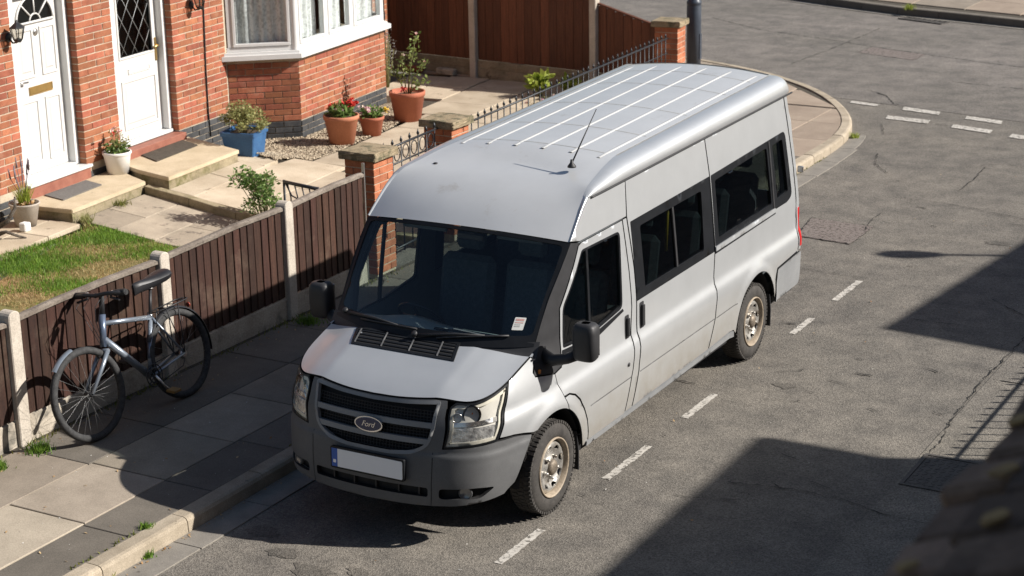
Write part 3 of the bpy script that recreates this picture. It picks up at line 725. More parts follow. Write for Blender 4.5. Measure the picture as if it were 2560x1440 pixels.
fb = MB(); fb.tube([(.012, x, z) for x, z in arc], .014, 6); fb.tube([(.012, .225, 2.325), (.012, .925, 2.325)], .016, 6)
for t in (45, 90, 135): fb.tube([(.012, .575+.10*math.cos(R(t)), 2.33+.09*math.sin(R(t))), (.012, .575+.34*math.cos(R(t)), 2.33+.306*math.sin(R(t)))], .011, 6)
fb.tube([(.012, .575+.10*math.cos(t), 2.33+.09*math.sin(t)) for t in np.linspace(0, math.pi, 9)], .011, 6); fb.build('glazing_bars', m_white_door, drA)
lb = MB(); strip_frame(lb, .36, .80, 1.475, 1.575, .014, 0, .014); lb.box((0, .375, 1.49), (.010, .785, 1.56), .003); lb.build('letterbox', m_brass, drA)
kb = MB(); kb.lathe([(0, 0), (.042, 0), (.042, .008), (.022, .016), (0, .018)], 16, Matrix.Translation((.0, .575, 2.20)) @ Matrix.Rotation(R(90), 4, 'Y')); kb.build('knocker', m_steel, drA)
hd = MB(); hd.box((0, .135, 1.50), (.012, .185, 1.76), .005); hd.tube([(.01, .16, 1.66), (.055, .16, 1.66), (.06, .18, 1.66), (.06, .29, 1.655)], .012, 8); hd.build('handle', m_steel, drA)
# leaded glass door
drB = empty('door', (0, 0, 0)); drB.parent = houseB
fr = MB(); fr.box((-.08, 1.801, .50), (.098, 1.985, 2.775), .004); fr.box((-.08, 3.01, .55), (.098, 3.079, 2.775), .004); fr.box((-.08, 1.985, 2.66), (.096, 3.01, 2.775), .004); fr.build('door_frame', m_upvc, drB)
s_ = MB(); s_.box((-.05, 1.81, .50), (.12, 3.075, .545), .008); s_.build('door_sill', m_upvc, houseB)
MB().box((.121, 1.801, .30), (.30, 3.10, .50), .006).build('red_step_tile', m_red_paint, houseB)
lf = MB(); lf.box((-.06, 1.99, .55), (0, 2.17, 2.655), .002); lf.box((-.06, 2.91, .55), (0, 3.005, 2.655), .002); lf.box((-.06, 2.1701, .55), (-.0005, 2.9099, 1.60), .002); lf.box((-.06, 2.1701, 2.5), (-.0005, 2.9099, 2.655), .002); lf.build('leaf', m_white_door, drB)
moulded_panel(drB, 2.17, 2.92, .68, 1.31, m_white_door)
g = MB(); strip_frame(g, 2.155, 2.925, 1.585, 2.515, .030, -.004, .015); g.build('glass_bead', m_white_door, drB)
MB().box((-.03, 2.168, 1.598), (-.022, 2.912, 2.502)).build('pane', m_door_glass, drB)
ld = MB()
def lead(p, q): ld.tube([(-.019, *p), (-.019, *q)], .0032, 5)
s0, s1, z0, z1 = 2.185, 2.895, 1.615, 2.485
for sg in (1, -1):
    for k in range(-8, 9):
        # lines z = zc + sg*1.35*(s-sc)
        sc = 2.54+k*.235; pts = []
        for s_0 in (s0, s1):
            z_ = 2.05+sg*1.45*(s_0-sc)
            if z0 <= z_ <= z1: pts.append((s_0, z_))
        for z_0 in (z0, z1):
            s__ = sc+(z_0-2.05)/(sg*1.45)
            if s0 < s__ < s1: pts.append((s__, z_0))
        if len(pts) >= 2: lead(pts[0], pts[1])
ld.build('lead_lattice', plain('lead', (.36, .36, .36), .5, .5), drB)
ls = MB(); strip_frame(ls, 2.33, 2.80, 1.375, 1.445, .012, 0, .013); ls.box((0, 2.345, 1.39), (.008, 2.785, 1.43), .003); ls.build('letter_slot', m_white_door, drB)
hd = MB(); hd.box((0, 2.94, 1.46), (.012, 2.985, 1.76), .005); hd.tube([(.01, 2.962, 1.66), (.055, 2.962, 1.66), (.06, 2.95, 1.66), (.06, 2.84, 1.655)], .012, 8); hd.build('handle', m_brass, drB)
# dark hall behind the doors
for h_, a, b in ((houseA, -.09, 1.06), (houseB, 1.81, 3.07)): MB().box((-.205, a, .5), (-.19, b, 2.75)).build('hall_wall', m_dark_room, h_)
# wall lanterns
def lantern(parent, n, s, z):
    L0 = empty('wall_lantern', (n, s, z)); L0.parent = parent
    b = MB(); b.lathe([(0, 0), (.05, 0), (.055, .012), (.03, .022), (0, .024)], 16, Matrix.Rotation(R(90), 4, 'Y')); b.tube([(.01, 0, 0), (.06, 0, -.06), (.12, 0, -.05), (.14, 0, .0)], .011, 8); b.build('bracket', m_black_metal, L0)
    c = MB(); c.lathe([(0, .21), (.012, .20), (.02, .18), (.085, .13), (.095, .12), (.09, .115), (0, .115)], 6, Matrix.Translation((.14, 0, .0)), False); c.lathe([(0, -.05), (.035, -.045), (.055, -.02), (.055, -.01), (0, -.01)], 6, Matrix.Translation((.14, 0, 0)), False)
    for k in range(6):
        a = 2*math.pi*k/6; c.tube([(.14+.054*math.cos(a), .054*math.sin(a), -.012), (.14+.086*math.cos(a), .086*math.sin(a), .118)], .006, 5)
    c.build('lantern_frame', m_black_metal, L0)
    MB().lathe([(.05, -.008), (.08, .114)], 6, Matrix.Translation((.14, 0, 0)), False).build('lantern_glass', glass('lantern_glass', (.75, .73, .68), 1.5, .1), L0)
lantern(houseB, .2, 3.55, 2.10); lantern(houseA, .2, -.16, 2.26)

# ================================================================== front gardens
def hslab(poly, zf, mat, parent, gap=.008, th=.05, name='flagstone'):
    """flagstone in house coordinates (n,s) laid on a sloping bed zf(n,s)"""
    P = inset(poly, gap); Q = inset(P, .006); n = len(P); dz = random.uniform(-.004, .004)
    V = [(*H2W(*q), zf(*q)-th) for q in P]+[(*H2W(*q), zf(*q)+dz-.005) for q in P]+[(*H2W(*q), zf(*q)+dz) for q in Q]
    F = [(i, (i+1) % n, n+(i+1) % n, n+i) for i in range(n)]+[(n+i, n+(i+1) % n, 2*n+(i+1) % n, 2*n+i) for i in range(n)]+[tuple(range(2*n, 3*n))]
    o = pyobj(name, V, F, mat, parent)
    return o
def hbed(name, poly, zf, mat, drop=.012, N=14, kind='structure', parent=None):
    xs = [q[0] for q in poly]; ys = [q[1] for q in poly]; V, F = [], []
    g0, g1, h0, h1 = min(xs), max(xs), min(ys), max(ys)
    k = 0
    for i in range(N):
        for j in range(N*2):
            q = clip([(g0+(g1-g0)*i/N, h0+(h1-h0)*j/N/2), (g0+(g1-g0)*(i+1)/N, h0+(h1-h0)*j/N/2), (g0+(g1-g0)*(i+1)/N, h0+(h1-h0)*(j+1)/N/2), (g0+(g1-g0)*i/N, h0+(h1-h0)*(j+1)/N/2)], ccw(poly))
            if len(q) < 3: continue
            n0 = len(V); V += [(*H2W(*a), zf(*a)-drop) for a in q]; F.append(tuple(range(n0, n0+len(q))))
    o = pyobj(name, V, F, mat, parent)
    if kind: o['kind'] = kind
    return o
zl_ = lambda n, s: zlow(n); zu_ = lambda n, s: zup(s, n)
low_bed = hbed('lower_garden_path', [(.2, -4.6), (1.12, -4.6), (1.12, -.2), (2.4, -.26), (5.2, -.44), (5.2, .8), (2.3, 1.05), (.2, 1.25)], zl_, m_bed)
up_bed = hbed('upper_garden_path', [(.2, 1.22), (5.7, .68), (5.6, 2.6), (4.6, 5), (4.55, 9.9), (.2, 9.95)], zu_, m_bed, .045)
# sandy path beside the lawn
s_ = -4.5
while s_ < -.4:
    e = min(s_+random.choice((1.05, .85)), -.31); hslab([(.24, s_), (.68, s_), (.68, e), (.24, e)], zl_, m_flag, low_bed); hslab([(.68, s_+.0), (1.10, s_), (1.10, e), (.68, e)], zl_, m_flag, low_bed); s_ = e
# weathered flags below the edging
for n0, n1, cuts in ((.99, 1.52, (-.20, .36, 1.10)), (1.52, 2.05, (-.24, .55, 1.04)), (2.05, 2.6, (-.28, .42, .98)), (2.6, 3.3, (-.32, .5, .93)), (3.3, 4.1, (-.36, .45, .86))):
    for a, b in zip(cuts, cuts[1:]): hslab([(n0, a), (n1, a), (n1, b), (n0, b)], zl_, m_flag_low, low_bed, .007)
# upper flags
gravel_poly = [(.2, 3.5), (.95, 3.21), (1.63, 3.12), (1.66, 3.56), (1.89, 3.56), (1.89, 5.9), (1.78, 6.5), (1.62, 7.3), (.9, 7.9), (.2, 7.9)]
for n0, n1, cuts in ((.60, 1.62, (2.86, 3.20)), (1.28, 1.64, (1.20, 2.1, 2.86)), (1.64, 2.42, (1.15, 2.45, 3.55)), (1.90, 2.62, (3.55, 4.8, 5.95, 6.9)), (2.62, 3.4, (3.3, 4.4, 5.4, 6.6, 7.7, 8.8)), (2.42, 3.2, (1.08, 2.3, 3.28)), (3.2, 4.0, (1.0, 2.0, 3.0)), (3.42, 4.2, (3.05, 4.1, 5.2, 6.3, 7.4, 8.4)), (4.0, 4.85, (.94, 2.1, 2.95)), (4.2, 4.6, (3.0, 4.0, 5.0, 6.0, 7.0, 8.0)), (1.66, 2.60, (6.92, 7.8, 8.7, 9.7)), (.95, 1.64, (8.0, 8.9, 9.75)), (.26, .94, (7.95, 8.8, 9.7)), (2.62, 3.5, (8.82, 9.6)), (3.5, 4.3, (8.45, 9.5))):
    for a, b in zip(cuts, cuts[1:]):
        q = [(n0, a), (n1, a), (n1, b), (n0, b)]; hslab(q, zu_, m_flag, up_bed, .007)
# edging kerb between the two levels
ed = empty('path_edging', (0, 0, 0), kind='structure')
pts = [(.985, 1.17), (1.66, 1.10), (2.36, 1.02), (3.2, .94), (4.2, .86), (5.0, .80)]
for (n0, a), (n1, b) in zip(pts, pts[1:]):
    V = []
    for n, s in ((n0+.004, a), (n1-.004, b)):
        for ds, dz in ((-.05, None), (-.05, .012), (-.043, .018), (.05, .018), (.05, None)):
            V.append((*H2W(n, s+ds), zlow(n)-.04 if dz is None else zup(s, n)+dz))
    F = [(i, (i+1) % 5, 5+(i+1) % 5, 5+i) for i in range(5)]+[(4, 3, 2, 1, 0), (5, 6, 7, 8, 9)]
    pyobj('edging_block', V, F, m_edging, ed)
# door steps
def step(poly, ztop, zbase, name, label):
    e = empty(name, (0, 0, 0), label=label, cat='step')
    P = ccw(poly); m = MB(); m.prism([H2W(*q) for q in P], ztop-.05, ztop); o = m.build('step_slab', m_step, e)
    bm = bmesh.new(); bm.from_mesh(o.data); bmesh.ops.bevel(bm, geom=bm.edges[:], offset=.007, segments=2, affect='EDGES'); bm.to_mesh(o.data); bm.free()
    m = MB(); m.prism([H2W(*q) for q in inset(P, .02)], zbase, ztop-.051); m.build('step_base', m_edging, e)
    return e
step([(.21, -.30), (.98, -.29), (.98, 1.16), (.66, 1.34), (.21, 1.62)], .34, .05, 'door_step', 'sandy concrete door step below the white fanlight door')
step([(1.29, 1.20), (1.30, 2.78), (.22, 3.24), (.22, 1.65), (.70, 1.41)], .405, .12, 'door_step', 'sandy concrete door step below the leaded glass door')
def doormat(q, z, mat, label, raised):
    m = MB(); m.prism([H2W(*a) for a in ccw(q)], z+.001, z+.014)
    o = m.build('doormat', mat, None); tag(o, label, 'doormat'); return o
doormat([(.26, .14), (.28, .92), (.60, .80), (.62, .02)], .34, m_mat, 'plain grey doormat in front of the fanlight door', False)
doormat([(.30, 2.06), (.28, 3.0), (.66, 2.80), (.68, 1.84)], .405, m_mat2, 'dark patterned doormat in front of the leaded glass door', True)
# gravel bed under the bay window
def pebbles(name, poly, zf, n, rmin, rmax, mat, avoid=()):
    base = np.array([(1, 0, 0), (-1, 0, 0), (0, 1, 0), (0, -1, 0), (0, 0, 1), (0, 0, -1)], float); Fo = np.array([(0, 2, 4), (2, 1, 4), (1, 3, 4), (3, 0, 4), (2, 0, 5), (1, 2, 5), (3, 1, 5), (0, 3, 5)])
    xs = [q[0] for q in poly]; ys = [q[1] for q in poly]; T = []
    k = 0
    while k < n:
        a, b = random.uniform(min(xs), max(xs)), random.uniform(min(ys), max(ys))
        if not inpoly(a, b, poly): continue
        k += 1; r = random.uniform(rmin, rmax); sc = np.array([r*random.uniform(.8, 1.3), r*random.uniform(.7, 1.1), r*random.uniform(.5, .8)]); th = random.uniform(0, 6.28); c, s = math.cos(th), math.sin(th)
        P = base*sc*(1+rng.uniform(-.2, .2, (6, 1))); P = np.c_[P[:, 0]*c-P[:, 1]*s, P[:, 0]*s+P[:, 1]*c, P[:, 2]]
        W = H2W(a, b); P += np.array([W[0], W[1], zf(a, b)+r*.25+random.uniform(0, .012)]); T.append(P[Fo])
    return soup(name, np.concatenate(T), mat)
gb = hbed('gravel_bed', gravel_poly, zu_, m_soil, -.002, 12, 'structure')
gp = [(.2, 3.6), (.95, 3.24), (1.63, 3.14), (1.66, 3.56), (1.89, 3.56), (1.89, 5.9), (1.75, 6.5), (1.60, 7.3), (1.02, 7.4), (1.02, 4.9), (.24, 4.35)]
o = pebbles('gravel', gp, lambda n, s: zup(s, n)+.002, 8500, .010, .023, m_pebble); tag(o, 'loose tan gravel in front of the bay window', 'gravel')
# lawn
lawn_poly = [(1.12, -4.6), (1.10, -1.7), (1.22, -.62), (1.14, -.24), (2.05, -.32), (5.1, -.5), (5.6, -4.6)]
zlawn = lambda n, s: zlow(n)+.012+.02*math.sin(n*2.1+s*1.3)*math.sin(s*1.7)
lawn = hbed('lawn', lawn_poly, zlawn, m_lawn_base, 0, 16)
def blades(name, pts, hmin, hmax, wd, mat, lean=.5, parent=None):
    n = len(pts); P = np.array(pts); h = rng.uniform(hmin, hmax, n); th = rng.uniform(0, 2*np.pi, n); l = rng.uniform(0, lean, n)*h; ph = rng.uniform(0, 2*np.pi, n)
    d = np.c_[np.cos(th), np.sin(th), np.zeros(n)]*(wd*rng.uniform(.6, 1.4, n))[:, None]
    tip = P+np.c_[np.cos(ph)*l, np.sin(ph)*l, h]
    return soup(name, np.stack([P-d, P+d, tip], 1), mat, parent)
gpts, dpts = [], []
def patchy(n, s): return math.sin(n*3.1+1.7*s)*math.sin(2.3*s-n*1.1+.7)+.5*math.sin(n*7.3-s*5.1)
while len(gpts) < 42000:
    n, s = random.uniform(1.1, 4.2), random.uniform(-2.9, -.08)
    if not inpoly(n, s, lawn_poly): continue
    pv = patchy(n, s)
    if random.random() < sat(.47+.66*pv): gpts.append((*H2W(n, s), zlawn(n, s)))
    elif random.random() < .22: dpts.append((*H2W(n, s), zlawn(n, s)))
o = blades('grass', gpts, .018, .060, .0035, m_grass, .8); tag(o, 'patchy green grass of the small front lawn', 'grass')
o = blades('dry_grass', dpts, .015, .045, .004, m_grass_dry, 1.2); tag(o, 'dry straw coloured grass in bare spots of the lawn', 'grass')
# ------------------------------------------------------------------ plants
def leaves(name, centres, size, mat, parent, n_per=1, up=.4, aspect=.5, kind='stuff'):
    C = np.array(centres); C = np.repeat(C, n_per, 0); n = len(C)
    d = rng.normal(size=(n, 3)); d[:, 2] = np.abs(d[:, 2])*.5+up*rng.uniform(-.5, 1, n); d /= np.linalg.norm(d, axis=1)[:, None]
    t = np.cross(d, rng.normal(size=(n, 3))); t /= np.linalg.norm(t, axis=1)[:, None]
    s = size*rng.uniform(.6, 1.35, n)[:, None]
    A = C; B = C+d*s*.5+t*s*aspect*.5; D = C+d*s*.5-t*s*aspect*.5; E = C+d*s
    return soup(name, np.stack([A, B, E, D], 1), mat, parent, 4, kind)
def cloud(c, r, n, shell=.35):
    out = []
    while len(out) < n:
        v = np.random.default_rng(random.randrange(1 << 30)).uniform(-1, 1, 3)
        q = np.linalg.norm(v)
        if q < 1 and (q > shell or random.random() < .3): out.append((c[0]+v[0]*r[0], c[1]+v[1]*r[1], c[2]+v[2]*r[2]))
    return out
def pot(name, n, s, z, prof, mat, label, nseg=28, cat='plant pot', soil=None):
    x, y = H2W(n, s); e = empty(name, (x, y, z), 0, label, cat, 'pots in the front gardens')
    MB().lathe(prof, nseg).build('pot_body', mat, e)
    if soil: MB().lathe([(0, soil[1]+.01), (soil[0]*.6, soil[1]+.006), (soil[0], soil[1])], 20).build('soil', m_soil, e)
    return e
def pprof(r0, r1, h, rim=.018, rh=.06):
    return [(0, 0), (r0, 0), (r1-rim*.8, h-rh), (r1, h-rh+.004), (r1+.003, h-.006), (r1-.004, h), (r1-.020, h), (r1-.026, h-.02), (r1-.03, h-.05), (0, h-.05)]
def flowers(e, pts, size, mat, name='petals', n=14): return leaves(name, pts, size, mat, e, n, .9, .75)
# blue square pot
x, y = H2W(1.06, 3.30); zb = .21
bp = empty('blue_planter', (x, y, zb), HR+R(8), 'square blue glazed planter with a bushy olive green plant beside the door step', 'plant pot', 'pots in the front gardens')
m = MB(); rows = []
for h, a in ((0, .195), (.28, .228), (.282, .243), (.335, .248), (.34, .240), (.335, .215), (.29, .205), (.285, .0)):
    q = rnd([(-a, -a), (a, -a), (a, a), (-a, a)], .035 if a > .05 else 0, 3) if a > .05 else [(0, 0)]*16
    rows.append([(px, py, h) for px, py in q]+[(q[0][0], q[0][1], h)])
m.grid(rows, False); m.prism([(-.18, -.18), (.18, -.18), (.18, .18), (-.18, .18)], 0, .003); m.build('pot_body', m_blue_pot, bp)
MB().box((-.2, -.2, .27), (.2, .2, .295)).build('soil', m_soil, bp)
cl = []
for k in range(26):
    a, r_ = random.uniform(0, 6.28), random.uniform(.02, .30); cl.append((r_*math.cos(a)*1.1, r_*math.sin(a), .34+random.uniform(0, .22)+(.1 if r_ < .2 else 0)))
stm = MB()
for c in cl: stm.tube([(c[0]*.25, c[1]*.25, .29), (c[0]*.7, c[1]*.7, .29+(c[2]-.29)*.7), c], .004, 5)
stm.build('stems', m_stem, bp)
leaves('leaves', [q for c in cl for q in cloud(c, (.085, .085, .075), 70, 0)], .045, m_leaf_b, bp, 1)
# terracotta pots
e = pot('terracotta_pot', 1.72, 4.72, .10, pprof(.165, .245, .41), m_terra, 'large pale terracotta pot with red and white flowers below the bay window', soil=(.215, .365))
leaves('leaves', cloud((0, 0, .44), (.17, .17, .10), 420, 0), .10, m_leaf_a, e, 1, 1.2, .28)
flowers(e, [(.10+random.uniform(-.06, .08), .08+random.uniform(-.08, .08), .55+random.uniform(-.03, .07)) for k in range(26)]+[(-.13+random.uniform(-.03, .04), -.05+random.uniform(-.06, .04), .50+random.uniform(-.02, .05)) for k in range(12)], .035, m_red_fl)
flowers(e, [(random.uniform(-.12, .12), random.uniform(-.12, .12), .50+random.uniform(-.03, .05)) for k in range(9)], .03, m_pink_fl, 'pale_petals')
e = pot('terracotta_pot', 1.84, 5.36, .10, pprof(.125, .178, .27, .014, .045), m_terra2, 'small terracotta pot with pink white and yellow flowers beside the larger one', soil=(.15, .23))
leaves('leaves', cloud((0, 0, .30), (.16, .16, .09), 330, 0), .075, m_leaf_a, e, 1, .9, .35)
flowers(e, [(random.uniform(-.19, .12), random.uniform(-.17, .16), .36+random.uniform(-.05, .05)) for k in range(17)], .032, m_mix_fl)
flowers(e, [(random.uniform(.0, .18), random.uniform(.0, .18), .34+random.uniform(-.05, .04)) for k in range(8)], .03, m_yellow_fl, 'yellow_petals')
e = pot('terracotta_pot', 1.85, 6.44, .10, pprof(.19, .262, .43, .018, .07), m_terra2, 'terracotta pot with a tall leggy rose at the corner of the house', soil=(.23, .375))
stm = MB(); tips = []
for k, (dx, dy, h) in enumerate(((-.05, -.03, .95), (.10, .06, 1.25), (.16, .10, .85), (-.16, -.06, .75), (.03, .10, 1.05), (.20, .02, .60))):
    pts = [(dx*.15, dy*.15, .36), (dx*.5, dy*.5, .36+(h-.36)*.45), (dx*1.05, dy*1.05, .36+(h-.36)*.8), (dx*1.2+random.uniform(-.04, .04), dy*1.2, h)]
    stm.tube(pts, [.010, .008, .006, .003], 6)
    for t in np.linspace(.35, 1, 6):
        i_ = min(int(t*3), 2); a, b = Vector(pts[i_]), Vector(pts[i_+1]); tips.append(tuple(a.lerp(b, t*3-i_ if t < 1 else 1)))
stm.build('stems', m_stem, e)
leaves('leaves', [q for c in tips for q in cloud(c, (.085, .085, .05), 8, 0)], .056, m_leaf_rose, e, 1, .3, .6)
flowers(e, [tips[k] for k in (5, 17, 23, 11)], .03, m_pink_fl, n=10); flowers(e, [(-.02, -.08, .44), (.0, -.07, .47)], .05, m_red_fl, 'red_petals', 8)
# white pot, grey pot
e = pot('white_pot', .40, 1.42, .34, [(0, 0), (.13, 0), (.165, .22), (.172, .235), (.180, .245), (.180, .27), (.170, .275), (.155, .26), (.15, .235), (0, .235)], m_white_pot, 'white plastic pot with small pink flowers between the two door steps', soil=(.15, .235))
leaves('leaves', cloud((0, 0, .30), (.15, .15, .085), 300, 0), .055, m_leaf_a, e, 1, .7, .45)
stm = MB(); tp = []
for k in range(13):
    a, r_ = random.uniform(0, 6.28), random.uniform(.03, .16); h = random.uniform(.38, .56); stm.tube([(r_*.3*math.cos(a), r_*.3*math.sin(a), .24), (r_*math.cos(a), r_*math.sin(a), h)], .0035, 5); tp.append((r_*math.cos(a), r_*math.sin(a), h))
stm.build('stems', m_stem, e); leaves('upper_leaves', [q for c in tp for q in cloud((c[0], c[1], c[2]-.04), (.04, .04, .05), 9, 0)], .04, m_leaf_b, e, 1, .4, .5)
flowers(e, [t for t in tp if t[2] > .46], .035, m_pink_fl, n=9); flowers(e, [(-.09, .05, .46), (-.07, .06, .48), (-.10, .04, .44)], .04, m_red_fl, 'red_petals', 6)
e = pot('grey_pot', .56, -.60, .19, [(0, 0), (.115, 0), (.165, .25), (.178, .262), (.176, .275), (.160, .275), (.15, .24), (0, .24)], m_grey_pot, 'grey pot with spent lavender spikes at the left edge of the garden', soil=(.145, .245))
bl = []
for k in range(240):
    a = random.uniform(0, 6.28); bl.append((.06*math.cos(a)*random.random(), .06*math.sin(a)*random.random(), .24))
blades('leaf_blades', bl, .12, .30, .006, m_leaf_c, .7, e)
stm = MB()
for k in range(9):
    a = random.uniform(0, 6.28); r_ = random.uniform(.04, .20); h = random.uniform(.45, .72); stm.tube([(0, 0, .24), (r_*.5*math.cos(a), r_*.5*math.sin(a), .24+(h-.24)*.6), (r_*math.cos(a), r_*math.sin(a), h)], .004, 5); stm.tube([(r_*math.cos(a), r_*math.sin(a), h), (r_*1.12*math.cos(a), r_*1.12*math.sin(a), h+.12)], [.011, .006], 6)
stm.build('flower_spikes', plain('lavender_spike', (.17, .14, .16), .9), e)
leaves('dead_leaves', cloud((0, 0, .26), (.13, .13, .02), 60, 0), .05, m_litter, e)
# weathered driftwood ornament and white block at the picture's left edge
x, y = H2W(.60, -1.18); dw = empty('driftwood_ornament', (x, y, .185), 0, 'gnarled grey driftwood ornament at the left edge of the garden', 'ornament')
m = MB(); m.tube([(-.1, .02, .0), (-.05, .06, .16), (.02, .04, .34), (.01, .1, .52)], [.05, .035, .028, .012], 9); m.tube([(-.02, .05, .12), (.10, .10, .2), (.17, .16, .34), (.14, .2, .46)], [.03, .026, .02, .008], 8); m.tube([(0, .02, .05), (.14, .02, .10), (.25, .10, .04), (.30, .16, .015)], [.03, .02, .016, .010], 8); m.build('branch', mottled('driftwood', (.04, .033, .027), (.15, .125, .10), 16, .95, 60, .6, .8, .02), dw)
m = MB(); m.box((-.05, -.05, 0), (.05, .05, .10), .012); wb = m.build('white_block', plain('white_block', (.75, .74, .72), .7), None); x, y = H2W(.72, -.82); wb.location = (x, y, .20); tag(wb, 'small white block beside the grey pot', 'block')
# bush behind the fence and small plants
def bush(name, x, y, z, r, h, n, mat, label, fl=None, size=.05, group='garden bushes'):
    e = empty(name, (x, y, z), 0, label, 'plant', group); cl = [(random.uniform(-r, r)*.75, random.uniform(-r, r)*.75, h*random.uniform(.35, 1)) for k in range(22)]
    stm = MB()
    for c in cl: stm.tube([(c[0]*.15, c[1]*.15, 0), (c[0]*.6, c[1]*.6, c[2]*.6), c], .005, 5)
    stm.build('stems', m_stem, e); leaves('leaves', [q for c in cl for q in cloud(c, (r*.36, r*.36, h*.17), n//22, 0)], size, mat, e)
    if fl: flowers(e, [(c[0]*1.1, c[1]*1.1, c[2]+.03) for c in cl[:9]], .034, fl)
    return e
x, y = H2W(2.75, .98); bush('flowering_bush', x, y, .02, .28, .60, 1700, m_leaf_a, 'green bush with pale pink flowers just behind the brown board fence', m_pink_fl)
bush('low_plant', -6.42, 13.35, .1, .15, .30, 230, m_leaf_c, 'yellow green rosette plant in front of the red stained fence', size=.13)
bush('low_plant', -6.05, 13.62, .1, .11, .26, 130, m_leaf_c, 'smaller yellow green plant nearer the railing', size=.11)
e = bush('low_plant', -5.5, 12.2, .1, .45, .24, 200, m_twig and m_leaf_b, 'thin plant with tiny white flowers behind the railing', m_mix_fl, size=.03)
x, y = H2W(.42, 8.55); bush('climbing_stems', x, y, .1, .16, .85, 330, m_twig and leafmat('grey_leaf', (.20, .19, .17), (.42, .41, .39), .2), 'dry grey climber beside the drainpipe', size=.035)
# ================================================================== board fence along the pavement
FX = -3.38
gf = empty('board_fence', (FX, -.95, .105), 0, 'low brown board fence with concrete posts along the pavement', 'fence')
def lpost(y, h, parent, w=.125, name='post', mat=None, zb=-.1, x=0):
    m = MB(); prof = [(-w/2, zb), (w/2, zb), (w/2, h-.05)]+[(w/2*math.cos(t), h-.05+.05*math.sin(t)) for t in np.linspace(0, math.pi, 9)[1:-1]]+[(-w/2, h-.05)]
    M = Matrix(((0, 0, 1, x), (1, 0, 0, y), (0, 1, 0, 0), (0, 0, 0, 1))); m.prism(prof, -w/2, w/2, M)
    o = m.build(name, mat or m_post, parent)
    bm = bmesh.new(); bm.from_mesh(o.data); bmesh.ops.bevel(bm, geom=[e for e in bm.edges if e.is_boundary is False and e.calc_face_angle(0) > .8], offset=.008, segments=1, affect='EDGES'); bm.to_mesh(o.data); bm.free(); return o
for k, (y, h) in enumerate(((-1.83, 1.11), (0, 1.125), (1.83, 1.135), (3.66, 1.165))): lpost(y, h, gf)
def gravel_board(y0, y1, z0, z1, parent, mat, x=0, th=.05):
    N = 14; P = []
    for i in range(N+1):
        y = y0+(y1-y0)*i/N; P.append([(x+th/2+random.uniform(-.004, .004), y, z0), (x+th/2+random.uniform(-.004, .004), y, z0+(z1-z0)*.5), (x+th/2-.004, y, z1-.012+random.uniform(-.004, .002)), (x, y, z1+random.uniform(-.003, .003)), (x-th/2, y, z1-.01), (x-th/2, y, z0)])
    return MB().grid(P, False).build('gravel_board', mat, parent)
me_bd = {}
def board(y, w, z0, z1, parent, mat, x, tilt=.06, th=.019, name='board'):
    m = MB(); m.box((-th/2, 0, 0), (th/2, w, z1-z0), .003)
    o = m.build(name, mat, parent, (x+random.uniform(-.003, .003), y, z0), (random.uniform(-.006, .006), 0, tilt)); return o
for y0, y1, top0, top1 in ((-3.66+.07, -1.83-.07, 1.0, 1.02), (-1.83+.07, -.07, 1.0, 1.03), (.07, 1.76, 1.045, 1.065), (1.90, 3.59, 1.07, 1.105), (3.73, 4.97, 1.10, 1.135)):
    if y1-y0 < .3: continue
    gravel_board(y0-.02, y1+.02, -.06, .215, gf, m_gboard)
    w_ = .106; y = y0
    while y < y1-.02:
        ww = min(w_+.012, y1-y); t = (y-y0)/(y1-y0)
        board(y, ww, .222, top0+(top1-top0)*t-.012+random.uniform(-.016, .008), gf, m_fence, .015, .115); y += w_*random.uniform(.93, 1.06)
    # capping rail, and arris rail behind
    N = 10; P = []
    for i in range(N+1):
        t = i/N; y = y0+(y1-y0)*t; z = top0+(top1-top0)*t+.012*math.sin(t*3.1)+random.uniform(-.003, .003); P.append([(.038, y, z-.022), (.040, y, z+.004), (.012, y, z+.016+random.uniform(-.003, .003)), (-.032, y, z+.012), (-.034, y, z-.022), (.038, y, z-.022)])
    MB().grid(P, False).build('capping_rail', m_rail_top, gf)
    MB().box((-.05, y0, .75), (-.006, y1, .81), .004).build('back_rail', m_fence, gf)
# slim metal angle at the end of the fence
MB().box((.0, 4.985, .0), (.03, 5.005, 1.25), .002).build('end_strip', m_steel, gf)

# ================================================================== brick pillars
me_pb = cbox_mesh('brick', (0, 0, 0), (.252, .105, .071), .004); me_pb.materials.append(m_brick_old)
def pillar(x, y, zb, courses, label, rz=0):
    e = empty('brick_pillar', (x, y, zb), rz, label, 'pillar', 'brick gate pillars'); w_ = .363
    MB().box((-w_/2+.008, -w_/2+.008, -.1), (w_/2-.008, w_/2-.008, courses*.081)).build('core', m_mortar, e)
    for c in range(courses):
        for q in range(4):
            a = q*math.pi/2; o = link('brick', me_pb, m_brick_old, e)
            # pinwheel bond, alternating
            p = Vector((-w_/2, -w_/2, 0)) if c % 2 == 0 else Vector((-w_/2+.111, -w_/2, 0))
            o.location = Matrix.Rotation(a, 3, 'Z') @ p+Vector((random.uniform(-.002, .002), random.uniform(-.002, .002), c*.081)); o.rotation_euler = (0, 0, a)
    h = courses*.081; m = MB(); a, b = w_/2+.045, w_/2+.035
    m.box((-a, -a, h-.002), (a, a, h+.085), .010); o = m.build('cap_stone', m_cap, e)
    bm = bmesh.new(); bm.from_mesh(o.data); bmesh.ops.subdivide_edges(bm, edges=bm.edges[:], cuts=4, use_grid_fill=True)
    for v in bm.verts: v.co += Vector((random.uniform(-1, 1), random.uniform(-1, 1), random.uniform(-1, 1)))*.005
    bm.to_mesh(o.data); bm.free()
    return e
pillar(-3.60, 4.50, .09, 15, 'brick gate pillar with mossy stone cap at the end of the brown fence')
